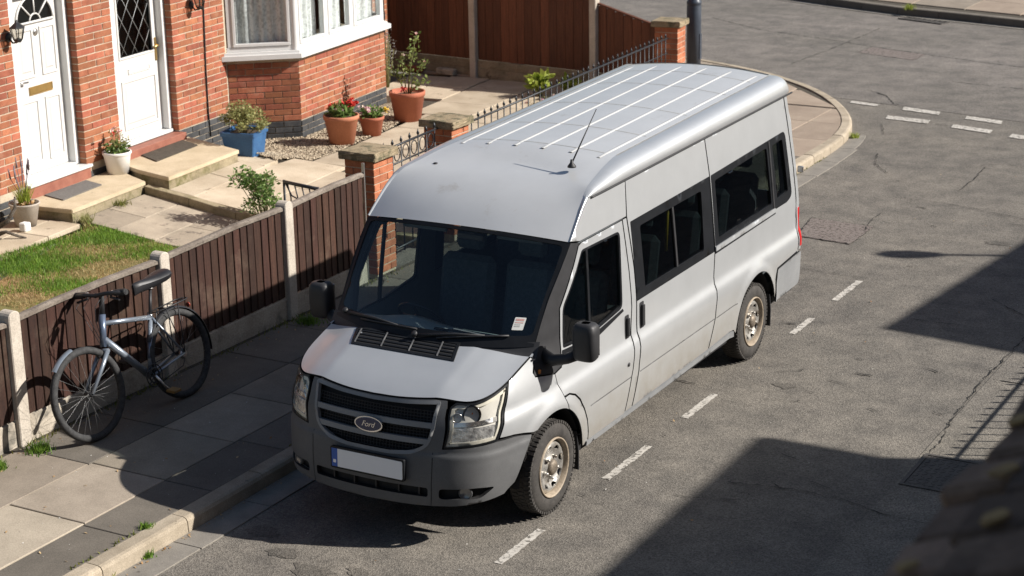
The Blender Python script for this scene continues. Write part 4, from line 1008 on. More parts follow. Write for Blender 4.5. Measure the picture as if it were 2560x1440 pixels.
pillar(-3.68, 6.18, .09, 15, 'brick gate pillar with mossy stone cap between the two lengths of iron railing')
pillar(-4.55, 14.02, .08, 14, 'brick pillar with stone cap beside the lamp post', R(6))

# ================================================================== iron railings
def railing(P, Q, zt0, zt1, zb, label, rings, spacing=.165, mat=None):
    P, Q = Vector(P), Vector(Q); d = Q-P; L = d.length; rz = math.atan2(d.y, d.x)
    e = empty('iron_railing', (P.x, P.y, 0), rz, label, 'railing', 'iron railings'); mat = mat or m_black_metal
    def bar(a, b, t): return MB().tube([a, b], t, 6)
    zt = lambda x: zt0+(zt1-zt0)*x/L
    bar((0, 0, zt(0)), (L, 0, zt(L)), .013).build('top_rail', mat, e)
    bar((0, 0, zt(0)-(.19 if rings else .22)), (L, 0, zt(L)-(.19 if rings else .22)), .010).build('mid_rail', mat, e)
    bar((0, 0, zb+.08), (L, 0, zb+.08), .012).build('bottom_rail', mat, e)
    n = int(L/spacing)
    for k in range(n+1):
        x = L*(k+.5)/(n+1); m = MB(); m.tube([(x, 0, zb+.02), (x, 0, zt(x)+.03)], .0085, 6); m.tube([(x, 0, zt(x)+.025), (x, 0, zt(x)+.04), (x, 0, zt(x)+.085)], [.012, .019, .002], 6); m.build('bar', mat, e)
        if rings and k < n:
            xc = x+.5*L/(n+1); zc = zt(xc)-.096; MB().loop([(xc+.062*math.cos(t), 0, zc+.074*math.sin(t)) for t in np.linspace(0, 2*math.pi, 21)[:-1]], .0065, 5).build('ring', mat, e)
    return e
railing((-3.60, 4.70), (-3.66, 5.98), 1.30, 1.31, .10, 'black iron railing with a row of rings between two brick pillars', True, .19)
railing((-3.70, 6.38), (-4.50, 13.82), 1.22, 1.05, .10, 'long black iron railing with spear tips running to the lamp post', False, .19)
# open garden gate standing behind the fence
g = empty('garden_gate', (-4.78, 4.62, .04), R(-5), 'black iron garden gate with a scrolled top standing open behind the fence', 'gate')
m = MB(); m.tube([(-.02, 0, 0), (-.02, 0, .86)], .014, 6); m.tube([(.46, 0, 0), (.46, 0, .84)], .014, 6); m.tube([(-.02, 0, .84), (.46, 0, .82)], .020, 6); m.tube([(-.02, 0, .10), (.46, 0, .10)], .012, 6); m.build('gate_frame', m_black_metal, g)
for k in range(4): MB().tube([(.07+k*.1, 0, .10), (.07+k*.1, 0, .68), (.03+k*.1, 0, .83)], .008, 5).build('bar', m_black_metal, g)
MB().tube([(0, 0, .83), (.08, 0, .70), (.2, 0, .66), (.32, 0, .70), (.44, 0, .82)], .009, 5).build('scroll', m_black_metal, g)

# ================================================================== tall stained fence across the back
bf = empty('panel_fence', (-8.17, 14.40, .10), math.atan(-.10), 'tall red brown board fence with concrete posts beside the patio', 'fence')
def bpost(x, h):
    m = MB(); m.box((x-.06, -.09, -.1), (x+.06, .04, h), .010); m.build('post', m_post, bf)
bpost(0, 1.62); bpost(2.30, 1.47); bpost(-1.95, 1.62)
def bpanel(x0, x1, t0, t1):
    for zb, zt in ((-.06, .145), (.15, .275)):
        N = 12; P = []
        for i in range(N+1):
            x = x0+(x1-x0)*i/N; P.append([(x, -.03+random.uniform(-.006, .006), zb), (x, -.035+random.uniform(-.006, .006), (zb+zt)/2), (x, -.03, zt), (x, .03, zt), (x, .03, zb)])
        MB().grid(P, False).build('gravel_board', m_gboard_old, bf)
    x = x0
    while x < x1-.03:
        w_ = min(random.uniform(.14, .17), x1-x); t = (x+w_/2-x0)/(x1-x0); h = t0+(t1-t0)*t
        m = MB(); m.box((0, -.011, 0), (w_-.004, .011, h-.28), .003); o = m.build('board', m_fence_back, bf, (x, random.uniform(-.004, .004), .28)); x += w_
    m = MB(); a = Vector((x0, 0, t0+.005)); b = Vector((x1, 0, t1+.005))
    P = [[(x0, -.03, t0-.0), (x0, -.03, t0+.025), (x0, .03, t0+.025), (x0, .03, t0), (x0, -.03, t0)], [(x1, -.03, t1), (x1, -.03, t1+.025), (x1, .03, t1+.025), (x1, .03, t1), (x1, -.03, t1)]]
    m.grid(P, False); m.build('capping_rail', m_fence_back, bf)
bpanel(-1.88, -.065, 1.40, 1.40); bpanel(.065, 2.235, 1.40, 1.38); bpanel(2.365, 3.55, 1.33, 1.03)
for nm, x, y, sz, mt, lb in (('loose_brick', -9.35, 14.36, (.42, .11, .10), m_brick, 'loose red brick edging lying at the foot of the tall fence'), ('white_stone', -8.68, 14.32, (.36, .12, .11), m_gboard, 'pale rough stone beside the loose red brick')):
    m = MB(); m.box((-sz[0]/2, -sz[1]/2, 0), (sz[0]/2, sz[1]/2, sz[2]), .02); o = m.build(nm, mt, None, (x, y, .10), (0, 0, -.1)); tag(o, lb, 'brick' if 'brick' in nm else 'stone')
# ================================================================== lamp post by the corner
lp = empty('lamp_post', (-4.80, 15.45, .11), 0, 'dark blue grey street lamp post on the corner pavement', 'lamp post', 'street lamps')
def lamp(e, H, arm):
    MB().lathe([(.0, -.05), (.115, -.05), (.115, 1.18), (.108, 1.20), (.118, 1.215), (.118, 1.245), (.10, 1.27), (.080, 1.36), (.074, 1.40)], 24).build('base_tube', m_lamp_paint, e)
    MB().tube([(0, 0, 1.39), (0, 0, H)], [.072, .055], 18).build('shaft', m_lamp_paint, e)
    M = Matrix.Rotation(arm, 4, 'Z')
    b = MB(); b.tube([M @ Vector(v) for v in ((0, 0, H-.02), (0, 0, H+.18), (.10, 0, H+.32), (.45, 0, H+.38))], .035, 10); b.build('bracket', m_lamp_paint, e)
    L_ = MB(); rows = []
    for x, w_, h in ((.38, .03, .03), (.46, .10, .06), (.70, .16, .085), (.95, .14, .07), (1.08, .05, .03)):
        rows.append([tuple(M @ Vector((x, w_*math.cos(t), H+.39+h*math.sin(t)))) for t in np.linspace(0, 2*math.pi, 13)])
    L_.grid(rows); L_.build('lamp_head', m_lamp_paint, e)
lamp(lp, 5.2, R(40))
m = MB(); m.box((.105, -.035, .35), (.122, .035, .75), .003); m.build('access_door', m_lamp_paint, lp)
# ================================================================== the van
van = empty('minibus_van', (0, 0, 0), 0, 'silver high roofed minibus parked at the kerb facing the viewer', 'van')
WB = 3.86
def crm(xs, ys):
    xs, ys = np.array(xs, float), np.array(ys, float); h = np.diff(xs); dl = np.diff(ys)/h; m = np.zeros(len(xs)); m[0], m[-1] = dl[0], dl[-1]
    for i in range(1, len(xs)-1):
        m[i] = 0 if dl[i-1]*dl[i] <= 0 else 3*(h[i-1]+h[i])/((2*h[i]+h[i-1])/dl[i-1]+(h[i]+2*h[i-1])/dl[i])
    def f(x):
        x = min(max(x, xs[0]), xs[-1]); i = min(max(int(np.searchsorted(xs, x))-1, 0), len(xs)-2); t = (x-xs[i])/h[i]
        return float((2*t**3-3*t**2+1)*ys[i]+(t**3-2*t**2+t)*h[i]*m[i]+(-2*t**3+3*t**2)*ys[i+1]+(t**3-t**2)*h[i]*m[i+1])
    return f
def ss(a, b, x): t = sat((x-a)/(b-a)); return t*t*(3-2*t)
baseX = crm([.15, .30, .42, .60, .632, .644, .66, .70, .845, .885, .985, 1.04, 1.22, 1.5, 1.9, 2.2, 2.35], [.90, .948, .966, .977, .978, .977, .978, .980, .992, .990, .956, .953, .951, .932, .895, .862, .845])
profY = crm([.15, .24, .33, .48, .62, .80, .95, 1.03, 1.10, 1.20, 1.30, 1.5, 2.4], [-.925, -.953, -.965, -.968, -.957, -.934, -.905, -.875, -.84, -.78, -.72, -.70, -.70])
# plan curve of the nose, from the centre line round to the straight side
PL = [(0, -.965), (.20, -.960), (.40, -.935), (.57, -.903), (.72, -.845), (.82, -.762), (.885, -.655), (.925, -.53), (.945, -.38), (.965, -.20), (.978, .0), (.986, .2), (.988, .35)]
PLs = [PL[0]]
_c = PL
for _ in range(2):
    Q = [_c[0]]
    for a, b in zip(_c, _c[1:]): Q += [(a[0]*.75+b[0]*.25, a[1]*.75+b[1]*.25), (a[0]*.25+b[0]*.75, a[1]*.25+b[1]*.75)]
    Q.append(_c[-1]); _c = Q
PLn = np.array(_c); PLd = np.r_[0, np.cumsum(np.linalg.norm(np.diff(PLn, axis=0), axis=1))]
W0 = PLd[-1]-.35            # w = y + W0 on the straight side
def wy(y): return y+W0 if y >= .35 else float(np.interp(y, PLn[:, 1], PLd))
def wx(x): return math.copysign(float(np.interp(abs(x), PLn[:, 0], PLd)), x)
ARCH = ((0.0, .44), (WB, .44))
def wrap(w_, z, sgn=1):
    """body side and nose: w along the plan curve from the centre line, z height"""
    a = abs(w_)
    if a >= PLd[-1]: px, py, wt = .988, a-W0, 0.
    else:
        px = float(np.interp(a, PLd, PLn[:, 0])); py = float(np.interp(a, PLd, PLn[:, 1])); wt = sat((.2-py)/1.1)
    x = px*baseX(z)/.988; y = py+(profY(z)+.965)*wt**1.3
    bul = .010*ss(.722, .692, z)*ss(-.20, -.34, py)*ss(.20, .30, z); x *= 1+bul; y -= bul*wt
    lean = .07*ss(1.0, 1.32, z)*ss(.55, -.05, y)
    x -= lean*min(1, x/.5)
    for cy, r_ in ARCH:     # wheel arch flares
        d = math.hypot(y-cy, z-.36); x += .020*ss(.56, .47, d)*ss(.30, .45, d)*(1 if z < .95 else 0)*min(1, x/.8)
    return (math.copysign(x, w_)*sgn if w_ else 0., y, z)
sideR = lambda y, z: wrap(wy(y), z)
sideL = lambda y, z: wrap(wy(y), z, -1)
frontf = lambda w_, z: wrap(w_, z)
def vout(p): return Vector((p[0], max(min((p[1]-1.6)*.25, 1), -1) if p[1] > -.2 else (p[1]-.3)*1.2, .02))
upo = (0, -.4, 1)
# materials
def paint(name, c, rough=.38, metal=.55, dirt=True, stain=False):
    m, nt, b, N, L = newmat(name)
    f1 = noise(nt, 3.5, 5, .6); f2 = noise(nt, 900, 2, .5)
    col = ramp(nt, f1, [(.3, tuple(x*.96 for x in c)), (.7, tuple(min(1, x*1.03) for x in c))])
    if dirt:   # road film on the lower body, dust spots
        sp = N.new('ShaderNodeSeparateXYZ'); L.new(pos(nt), sp.inputs[0]); g = N.new('ShaderNodeMapRange'); g.inputs[1].default_value = .85; g.inputs[2].default_value = .32; g.inputs[3].default_value = 0; g.inputs[4].default_value = 1.1
        L.new(sp.outputs[2], g.inputs[0]); col = mixc(nt, math_(nt, 'MULTIPLY', g.outputs[0], noise(nt, 6, 6, .65)), col, (.34, .29, .21))
    if stain:
        col = mixc(nt, ramp(nt, noise(nt, 2.3, 9, .72), [(.60, (0, 0, 0)), (.72, (.42, .42, .42))]), col, (.36, .30, .215))
    col = mixc(nt, ramp(nt, noise(nt, 70, 2, .5), [(.76, (0, 0, 0)), (.79, (.35, .35, .35))]), col, (.30, .28, .25))
    L.new(col, b.inputs['Base Color']); b.inputs['Metallic'].default_value = metal
    L.new(ramp(nt, noise(nt, 5, 6, .65), [(.3, (rough*.97,)*3), (.7, (rough*1.03,)*3)]), b.inputs['Roughness'])
    b.inputs['Coat Weight'].default_value = .7; b.inputs['Coat Roughness'].default_value = .06
    return m
m_paint_van = paint('silver_paint', (.60, .615, .622))
m_roof_paint = paint('silver_roof_paint', (.68, .685, .68), .44, .42, stain=True)
m_rib = paint('lit_rib_paint', (.66, .655, .63), .45, .25, False)  # cleaner paint, with the light the ribs catch put into its tone
m_bump = mottled('grey_bumper_plastic', (.090, .091, .093), (.116, .117, .118), 4, .55, 200, .3, .2, .001, dark=((.18, .165, .14), 7, .70))
m_bump2 = mottled('pale_bumper_plastic', (.19, .195, .20), (.235, .24, .243), 4, .5, 200, .25, .15, .001)
m_trim = plain('black_trim', (.011, .012, .014), .42, var=.2, spec=.22)
m_matt = plain('black_plastic', (.022, .022, .024), .55, var=.2)
m_dark = plain('shadow_black', (.008, .008, .009), .8)
m_chrome = plain('chrome', (.75, .75, .76), .12, 1)
m_wglass = glass('windscreen_glass', (.84, .93, .93), 1.6)
m_sglass = glass('side_glass', (.50, .56, .54), 1.5)
m_tglass = glass('tinted_glass', (.22, .26, .255), 1.55)
m_int = plain('dark_trim_interior', (.085, .097, .104), .7)
m_dash = plain('dashboard', (.20, .245, .26), .55)
m_seat = mottled('seat_fabric', (.045, .058, .066), (.075, .09, .10), 30, .9, 120, .4, .3, .002)
m_white_pl = plain('number_plate_white', (.86, .86, .86), .45, var=.01)
m_blue_pl = plain('number_plate_blue', (.02, .10, .42), .4)
m_lamp_lens = glass('lamp_lens', (.95, .94, .91), 1.4, .03)
m_reflector = plain('lamp_reflector', (.62, .62, .62), .22, .9)
m_amber = plain('amber_lens', (.70, .22, .03), .25)
m_red_lens = plain('red_lens', (.50, .02, .02), .2, coat=.5)
m_tyre_v = mottled('van_tyre', (.030, .028, .026), (.06, .055, .05), 14, .85, 90, .4, .4, .003)
m_rim_v = mottled('steel_wheel', (.42, .40, .37), (.56, .54, .50), 9, .38, 70, .3, .15, .002, c3=(.20, .16, .115), c3scale=8, c3amt=(.52, .66), metal=.75)
m_rim_edge = mottled('dusty_rim', (.24, .19, .14), (.36, .30, .225), 9, .6, 60, .4, .2, .002)

# --- bonnet height and its meeting line with the nose and wings
zc_h = crm([-.95, -.92, -.88, -.82, -.72, -.55, -.40, -.25, -.05], [.965, 1.000, 1.035, 1.070, 1.112, 1.17, 1.222, 1.268, 1.325])
def hood(x, y):
    a = abs(x); z = zc_h(y-.05*(a/.6)**2*ss(-.5, -.9, y))
    z += .016-.080*ss(.48, .94, a)
    z += .010*ss(.54, .47, a)*ss(-.9, -.6, y)
    return (x, y, z)
def meet(w_):
    z = 1.05
    for _ in range(40):
        p = wrap(w_, z); z = .5*z+.5*hood(p[0], p[1])[2]
    return z
MW = [k*wy(-.105)/60 for k in range(61)]; MZ = [meet(w_) for w_ in MW]
zint = lambda w_: float(np.interp(abs(w_), MW, MZ))
# --- openings in the side (y, z)
fdoor_win = rnd([(.26, 1.20), (.30, 1.50), (.62, 1.855), (1.255, 1.845), (1.20, 1.245), (.72, 1.19)], [.02, .05, .03, .06, .05, .02])
sl_win = rnd([(1.455, 1.225), (1.44, 1.87), (2.985, 1.895), (2.985, 1.235)], .012)
rr_win = rnd([(3.0, 1.275), (3.0, 1.895), (4.71, 1.945), (4.80, 1.315), (4.66, 1.28)], [.012, .012, .07, .09, .03])
def arch_pts(cy, r_, a0, a1, n=18): return [(cy+r_*math.cos(R(a)), .36+r_*math.sin(R(a))) for a in np.linspace(a0, a1, n)]
# arch for the front wheel: meets the bumper ahead and the sill behind
fa_wing = arch_pts(0, .445, 122, 62, 10)     # wing part
fa_rear = arch_pts(0, .445, 60, 2, 10)
def both(fn):
    for sg in (1, -1): fn(sg)
def sidepanel(name, poly, mat, holes=(), gap=.004, sg=1, step=.055, thick=.015, off=0., parent=van):
    return panel(name, poly, sideR if sg > 0 else sideL, mat, parent, holes, step, thick, gap, vout, off=off, stepz=.02, rim=m_dark if gap else None)
roofZ = lambda y: 2.195+.012*max(0, y-2.4)
def build_side(sg):
    # wing
    wing = [(-.285, .738)]+[q for q in fa_wing if q[0] > -.24]+[(.205, .76), (.155, .87), (.12, .97), (.10, 1.055), (-.17, 1.105), (-.19, 1.14), (-.13, 1.235)]+[(y_, zint(wy(y_))-.001) for y_ in (-.108, -.17, -.23, -.30, -.38, -.46, -.515)]+[(-.560, 1.02), (-.645, .80), (-.50, .785)]
    sidepanel('wing', wing, m_paint_van, sg=sg, step=.035)
    # front door with the rear part of the arch cut away
    door = [(.155, .87), (.12, .97), (.10, 1.055), (.205, 1.075), (.235, 1.20), (.27, 1.50), (.58, 1.895), (.63, 1.91), (1.31, 1.915), (1.35, 1.50), (1.36, 1.21), (1.335, .98), (1.325, .70), (1.21, .37), (.585, .37), (.582, .44), (.555, .55), (.50, .66), (.42, .76), (.33, .83), (.24, .866)]
    d = sidepanel('front_door', door, m_paint_van, [fdoor_win], sg=sg)
    # arch lip behind the front wheel
    lip = [(.208, .755), (.158, .862), (.24, .860), (.326, .824), (.415, .754), (.494, .656), (.549, .548), (.576, .44), (.579, .37), (.455, .37)]+fa_rear[::-1][1:]
    sidepanel('arch_panel', lip, m_paint_van, sg=sg, step=.03)
    # door glass: quarter light, main pane, divider and trim
    gl = inset(fdoor_win, -.012)
    q1 = [(.25, 1.19), (.29, 1.50), (.60, 1.868), (.70, 1.868), (.645, 1.20)]; q2 = [(.665, 1.19), (.72, 1.868), (1.265, 1.855), (1.21, 1.235)]
    panel('quarter_pane', q1, sideR if sg > 0 else sideL, m_sglass, d, (), .08, 0, 0, vout, off=-.018)
    panel('door_pane', q2, sideR if sg > 0 else sideL, m_sglass, d, (), .08, 0, 0, vout, off=-.018)
    panel('window_divider', [(.635, 1.19), (.69, 1.86), (.722, 1.86), (.667, 1.19)], sideR if sg > 0 else sideL, m_trim, d, (), .05, .02, 0, vout, off=-.004)
    panel('window_seal', inset(fdoor_win, .001), sideR if sg > 0 else sideL, m_trim, d, [inset(fdoor_win, .020)], .05, .02, 0, vout, off=-.003)
    sidepanel('belt_trim', [(.215, 1.085), (.245, 1.19), (.72, 1.183), (1.20, 1.237), (1.215, 1.215), (.74, 1.135), (.50, 1.10)], m_trim, gap=0, sg=sg, thick=.004, off=.004, parent=d)
    # black A pillar and mirror triangle
    pil = [(-.185, 1.115), (-.165, 1.108), (.095, 1.06), (.20, 1.08), (.228, 1.20), (.262, 1.50), (.572, 1.898), (.60, 1.915), (.47, 1.945), (.36, 1.83), (.14, 1.585), (-.10, 1.30), (-.125, 1.24)]
    sidepanel('a_pillar', pil, m_matt, gap=.003, sg=sg, step=.035)
    # cab upper side
    sidepanel('cab_side', [(.475, 1.95), (.61, 1.922), (1.315, 1.925), (1.385, 1.925), (1.425, 2.206), (.80, 2.205), (.70, 2.14), (.58, 2.04)], m_paint_van, gap=.003, sg=sg)
    # B pillar strip between the doors
    sidepanel('b_pillar', [(1.318, 1.918), (1.385, 1.918), (1.44, 1.50), (1.447, 1.21), (1.44, .86), (1.435, .66), (1.34, .38), (1.22, .38), (1.333, .70), (1.343, .98), (1.368, 1.21), (1.358, 1.50)], m_paint_van, sg=sg)
    # sliding door
    sd = sidepanel('sliding_door' if sg > 0 else 'side_panel', [(1.395, 1.92), (1.43, 2.206), (2.94, 2.230), (2.975, 1.9), (2.985, 1.23), (2.955, .96), (2.955, .66), (2.84, .40), (1.35, .38), (1.445, .66), (1.45, .86), (1.457, 1.21), (1.45, 1.50)], m_paint_van, [sl_win], sg=sg)
    sw = [(1.62, 1.295), (1.605, 1.80), (2.79, 1.81), (2.77, 1.30)]
    panel('window_surround', inset(sl_win, .002), sideR if sg > 0 else sideL, m_trim, sd, [rnd(sw, .03)], .06, .02, 0, vout, off=-.002)
    panel('pane', inset(sw, -.015), sideR if sg > 0 else sideL, m_tglass, sd, (), .1, 0, 0, vout, off=-.020)
    panel('pane_divider', [(2.235, 1.295), (2.22, 1.805), (2.25, 1.805), (2.265, 1.295)], sideR if sg > 0 else sideL, m_matt, sd, (), .08, .015, 0, vout, off=-.008)
    # rear quarter
    ra = arch_pts(WB, .455, 178, 12, 26)
    q = [(2.948, 2.230), (2.985, 1.9), (2.995, 1.23), (2.965, .96), (2.965, .66), (2.85, .40), (3.36, .42)]+ra+[(4.38, .72), (4.88, .76), (4.895, 1.2), (4.86, 1.55), (4.74, 2.259), (3.6, 2.241)]
    rq = sidepanel('rear_quarter', q, m_paint_van, [rr_win], sg=sg)
    r1 = [(3.09, 1.33), (3.08, 1.835), (4.255, 1.875), (4.30, 1.345)]; r2_ = [(4.44, 1.36), (4.39, 1.87), (4.64, 1.88), (4.71, 1.38)]
    panel('window_surround', inset(rr_win, .002), sideR if sg > 0 else sideL, m_trim, rq, [rnd(r1, .03), rnd(r2_, .03)], .06, .02, 0, vout, off=-.002)
    panel('pane', inset(r1, -.015), sideR if sg > 0 else sideL, m_tglass, rq, (), .1, 0, 0, vout, off=-.020)
    panel('pane', inset(r2_, -.015), sideR if sg > 0 else sideL, m_tglass, rq, (), .1, 0, 0, vout, off=-.020)
    panel('window_divider', [(4.335, 1.28), (4.295, 1.925), (4.325, 1.927), (4.365, 1.28)], sideR if sg > 0 else sideL, m_matt, rq, (), .08, .012, 0, vout, off=.004)
    if sg > 0:   # sliding door rail
        sidepanel('slide_rail', [(3.0, 1.235), (3.0, 1.275), (4.36, 1.295), (4.36, 1.255)], m_paint_van, gap=0, sg=sg, thick=.012, off=.010, parent=rq)
        sidepanel('slide_slot', [(2.99, 1.215), (2.99, 1.243), (4.37, 1.262), (4.37, 1.24)], m_trim, gap=0, sg=sg, thick=.008, off=.006, parent=rq)
    # rear corner, lamp, bumper corner
    sidepanel('rear_corner', [(4.755, 2.259), (4.875, 1.55), (4.91, 1.2), (4.895, .765), (4.955, .765), (4.975, 1.2), (4.93, 1.6), (4.82, 2.26)], m_paint_van, gap=.002, sg=sg)
    sidepanel('tail_lamp', rnd([(4.915, .80), (4.925, 1.16), (4.968, 1.17), (4.955, .80)], .01), m_red_lens, gap=0, sg=sg, thick=.02, off=.006)
    sidepanel('rear_bumper_corner', rnd([(4.335, .40), (4.385, .71), (4.97, .75), (4.965, .42)], [.02, .02, .05, .06]), m_bump2, gap=.002, sg=sg, off=.008)
    # sill
    sidepanel('sill', [(.56, .33), (.56, .366), (1.2, .366), (2.85, .392), (3.36, .412), (3.37, .36), (2.0, .34)], m_bump2 if sg else None, gap=0, sg=sg, thick=.03, off=.006)
    for nm, par, y0, y1 in (('groove_shade_strip', d, .60, 1.30), ('groove_shade_strip', sd, 1.46, 2.94), ('groove_shade_strip', rq, 2.98, 3.43)):
        panel(nm, [(y0, .640), (y1, .640+.004), (y1, .650+.004), (y0, .650)], sideR if sg > 0 else sideL, plain('groove_shadow', (.10, .10, .10), .7), par, (), .06, 0, 0, vout, off=.0015)  # flush dark strip, the groove's shade put in as colour
    # handles
    S_ = sideR if sg > 0 else sideL
    for nm, y0, y1, z0, z1, par in (('door_handle', 1.235, 1.305, .975, 1.165, d), ('door_handle', 1.50, 1.575, .985, 1.20, sd if sg > 0 else None)):
        if par is None: continue
        panel(nm, rnd([(y0, z0), (y1, z0), (y1, z1), (y0, z1)], .015), S_, m_matt, par, (), .04, .012, 0, vout, off=.003)
        panel('grip', rnd([(y0+.018, z0+.02), (y1-.022, z0+.02), (y1-.022, z1-.02), (y0+.018, z1-.02)], .012), S_, m_matt, par, (), .04, .02, 0, vout, off=.026)
    c = S_(1.235, .775); MB().lathe([(0, 0), (.017, 0), (.017, .006), (0, .007)], 14, Matrix.Translation(c) @ Matrix.Rotation(R(90*sg), 4, 'Y')).build('lock', m_matt, d)
    c = S_(-.105, 1.125); MB().lathe([(0, 0), (.020, 0), (.016, .009), (0, .011)], 14, Matrix.Translation(c) @ Matrix.Rotation(R(90*sg), 4, 'Y')).build('side_repeater', m_amber, van)
    # door mirror: arm and tall rounded head
    mr = empty('door_mirror', (0, 0, 0)); mr.parent = van
    a0 = Vector(S_(.04, 1.20)); hc = Vector((1.20 if sg > 0 else -1.10, .10, 1.335))
    MB().tube([a0+Vector((-.03*sg, 0, 0)), a0+Vector((.06*sg, -.01, -.02)), Vector(((hc.x*sg-.14)*sg, .07, 1.20)), Vector(((hc.x*sg-.06)*sg, .10, 1.24))], [.055, .045, .040, .045], 12).build('mirror_arm', m_matt, mr)
    rows = []
    for z, hx, hy in ((-.135, .045, .030), (-.13, .070, .052), (-.11, .085, .066), (-.02, .092, .074), (.08, .091, .074), (.125, .085, .070), (.145, .068, .055), (.150, .03, .03)):
        rows.append([hc+Vector((sg*(hx*math.copysign(abs(math.cos(t))**.55, math.cos(t))+.01*z), hy*math.copysign(abs(math.sin(t))**.55, math.sin(t)), z)) for t in np.linspace(0, 2*math.pi, 29)])
    m = MB(); m.grid(rows); m.bm.faces.new([v for v in m.bm.verts[:28]]) if False else None; m.build('mirror_head', m_matt, mr)
    MB().box((hc.x-.072, hc.y+.070, hc.z-.11), (hc.x+.072, hc.y+.078, hc.z+.12), .003).build('mirror_glass', m_chrome, mr)
    # mud flaps and arch liners
    for cy, w_ in ((0, .25), (WB, .27)):
        rows = []
        for t in np.linspace(R(-5 if cy else 0), R(185 if cy else 180), 16): rows.append([(sg*x, cy+.455*math.cos(t), .36+.455*math.sin(t)) for x in (.945, .8, .55, .45)])
        MB().grid(rows).build('arch_liner', m_dark, van)
        m = MB(); yy = cy+.42; rows = [[(sg*x, yy+.02*k, .42-.14*k) for x in (.70, .955)] for k in range(3)]; rows = [[(sg*.70, yy, .50), (sg*.955, yy, .50)], [(sg*.70, yy+.02, .34), (sg*.96, yy+.02, .34)], [(sg*.71, yy+.03, .18), (sg*.955, yy+.03, .18)]]
        m.grid(rows, False); o = m.build('mud_flap', m_matt, van); md = o.modifiers.new('t', 'SOLIDIFY'); md.thickness = .012
    # fuel/inner shell behind the panels so that the shut lines read dark
    shell = [(.62, .42), (.6, 1.0), (.30, 1.08), (.30, 1.5), (.6, 1.9), (.85, 2.17), (4.70, 2.2), (4.85, 1.5), (4.86, .8), (4.4, .7), (4.30, .62), (4.15, .78), (3.9, .83), (3.6, .78), (3.42, .60), (3.36, .44)]
    panel('inner_lining', shell, S_, m_int, van, [inset(fdoor_win, .004), inset(sl_win, .006), inset(rr_win, .006)], .09, 0, 0, vout, off=-.035)
    # seam lines of the wing and door continue on a dark strip
    panel('inner_wing', [(-.55, .82), (-.50, 1.08), (-.12, 1.25), (.25, 1.04), (.62, 1.0), (.64, .45), (.58, .42), (.5, .66), (.3, .84), (0, .90), (-.25, .84)], S_, m_dark, van, (), .08, 0, 0, vout, off=-.022)
both(build_side)

# --- bonnet
cowl = [(x, -.285+.175*(abs(x)/.885)**2.0) for x in np.linspace(.872, -.872, 29)]
rim_ = [wrap(w_, zint(w_)) for w_ in MW]; redge = [(p[0]-.003, p[1]) for p in rim_]
hpoly = [(-x, y) for x, y in redge[:0:-1]]+redge+cowl
seen = []
for q in hpoly:
    if not seen or math.dist(q, seen[-1]) > .004: seen.append(q)
bonnet = panel('bonnet', seen, hood, m_paint_van, van, (), .035, .02, .007, (0, -.3, 1), rim=m_dark)
# vent in the bonnet
vp_ = [(-.545, -.245), (.355, -.245), (.405, -.43), (-.475, -.43)]
vp_ = [(-.555, -.235), (.345, -.225), (.415, -.435), (-.47, -.435)]
panel('vent_frame', vp_, lambda x, y: hood(x, y), m_trim, bonnet, [inset(vp_, .022)], .05, .012, 0, (0, 0, 1), off=.006)
panel('vent_bed', inset(vp_, .02), lambda x, y: hood(x, y), m_dark, bonnet, (), .06, 0, 0, (0, 0, 1), off=.0015)
for k in range(4):
    y0 = -.265-.038*k; x0, x1 = -.53+.016*k, .335+.012*k
    panel('vent_slat', [(x0, y0), (x1, y0), (x1, y0-.014), (x0, y0-.014)], lambda x, y: hood(x, y), m_trim, bonnet, (), .08, .004, 0, (0, 0, 1), off=.007)
for x in (-.50, -.27, -.03, .21): panel('vent_rib', [(x, -.25), (x+.010, -.25), (x+.055, -.415), (x+.045, -.415)], lambda a, y: hood(a, y), m_bump, bonnet, (), .06, .004, 0, (0, 0, 1), off=.009)

# --- windscreen, cowl, forehead
def edgeE(t): # right edge of the screen on the side surface
    y, z = -.10+.57*t, 1.30+.645*t; return sideR(y, z)
def screen(u, t):
    e = edgeE(t); c = (0, -.275+.66*t, 1.278+.715*t-.02*math.sin(math.pi*t)*0); a = abs(u)
    b = a**2.1
    return (u*e[0], c[1]+(e[1]-c[1])*b, c[2]+(e[2]-c[2])*b+.018*math.sin(math.pi*sat(t))*(1-b))
so_ = (0, -1, .6)
panel('windscreen', [(-.955, .03), (.955, .03), (.958, .975), (-.958, .975)], screen, m_wglass, van, (), .05, 0, 0, so_, off=-.006)
glasshole = rnd([(-.962, .105), (-.95, .962), (.95, .962), (.962, .105)], [.05, .05, .05, .05])
panel('windscreen_frit', [(-.995, .0), (.995, .0), (.995, .992), (-.995, .992)], screen, m_trim, van, [glasshole], .045, .006, 0, so_, off=.0)
# cowl panel between bonnet and screen
rows = []
for x in np.linspace(-.90, .90, 25):
    y1 = -.285+.17*(abs(x)/.885)**2; z1 = hood(min(max(x, -.87), .87), y1)[2]; s_ = screen(max(-1, min(1, x/.90)), .05)
    rows.append([(x, y1-.02, z1-.025), (x, y1+.012, z1-.022), (x*.995, (y1+s_[1])/2+.01, (z1+s_[2])/2-.022), (x*.99, s_[1]+.01, s_[2]-.002)])
MB().grid(rows).build('cowl_panel', m_matt, van)
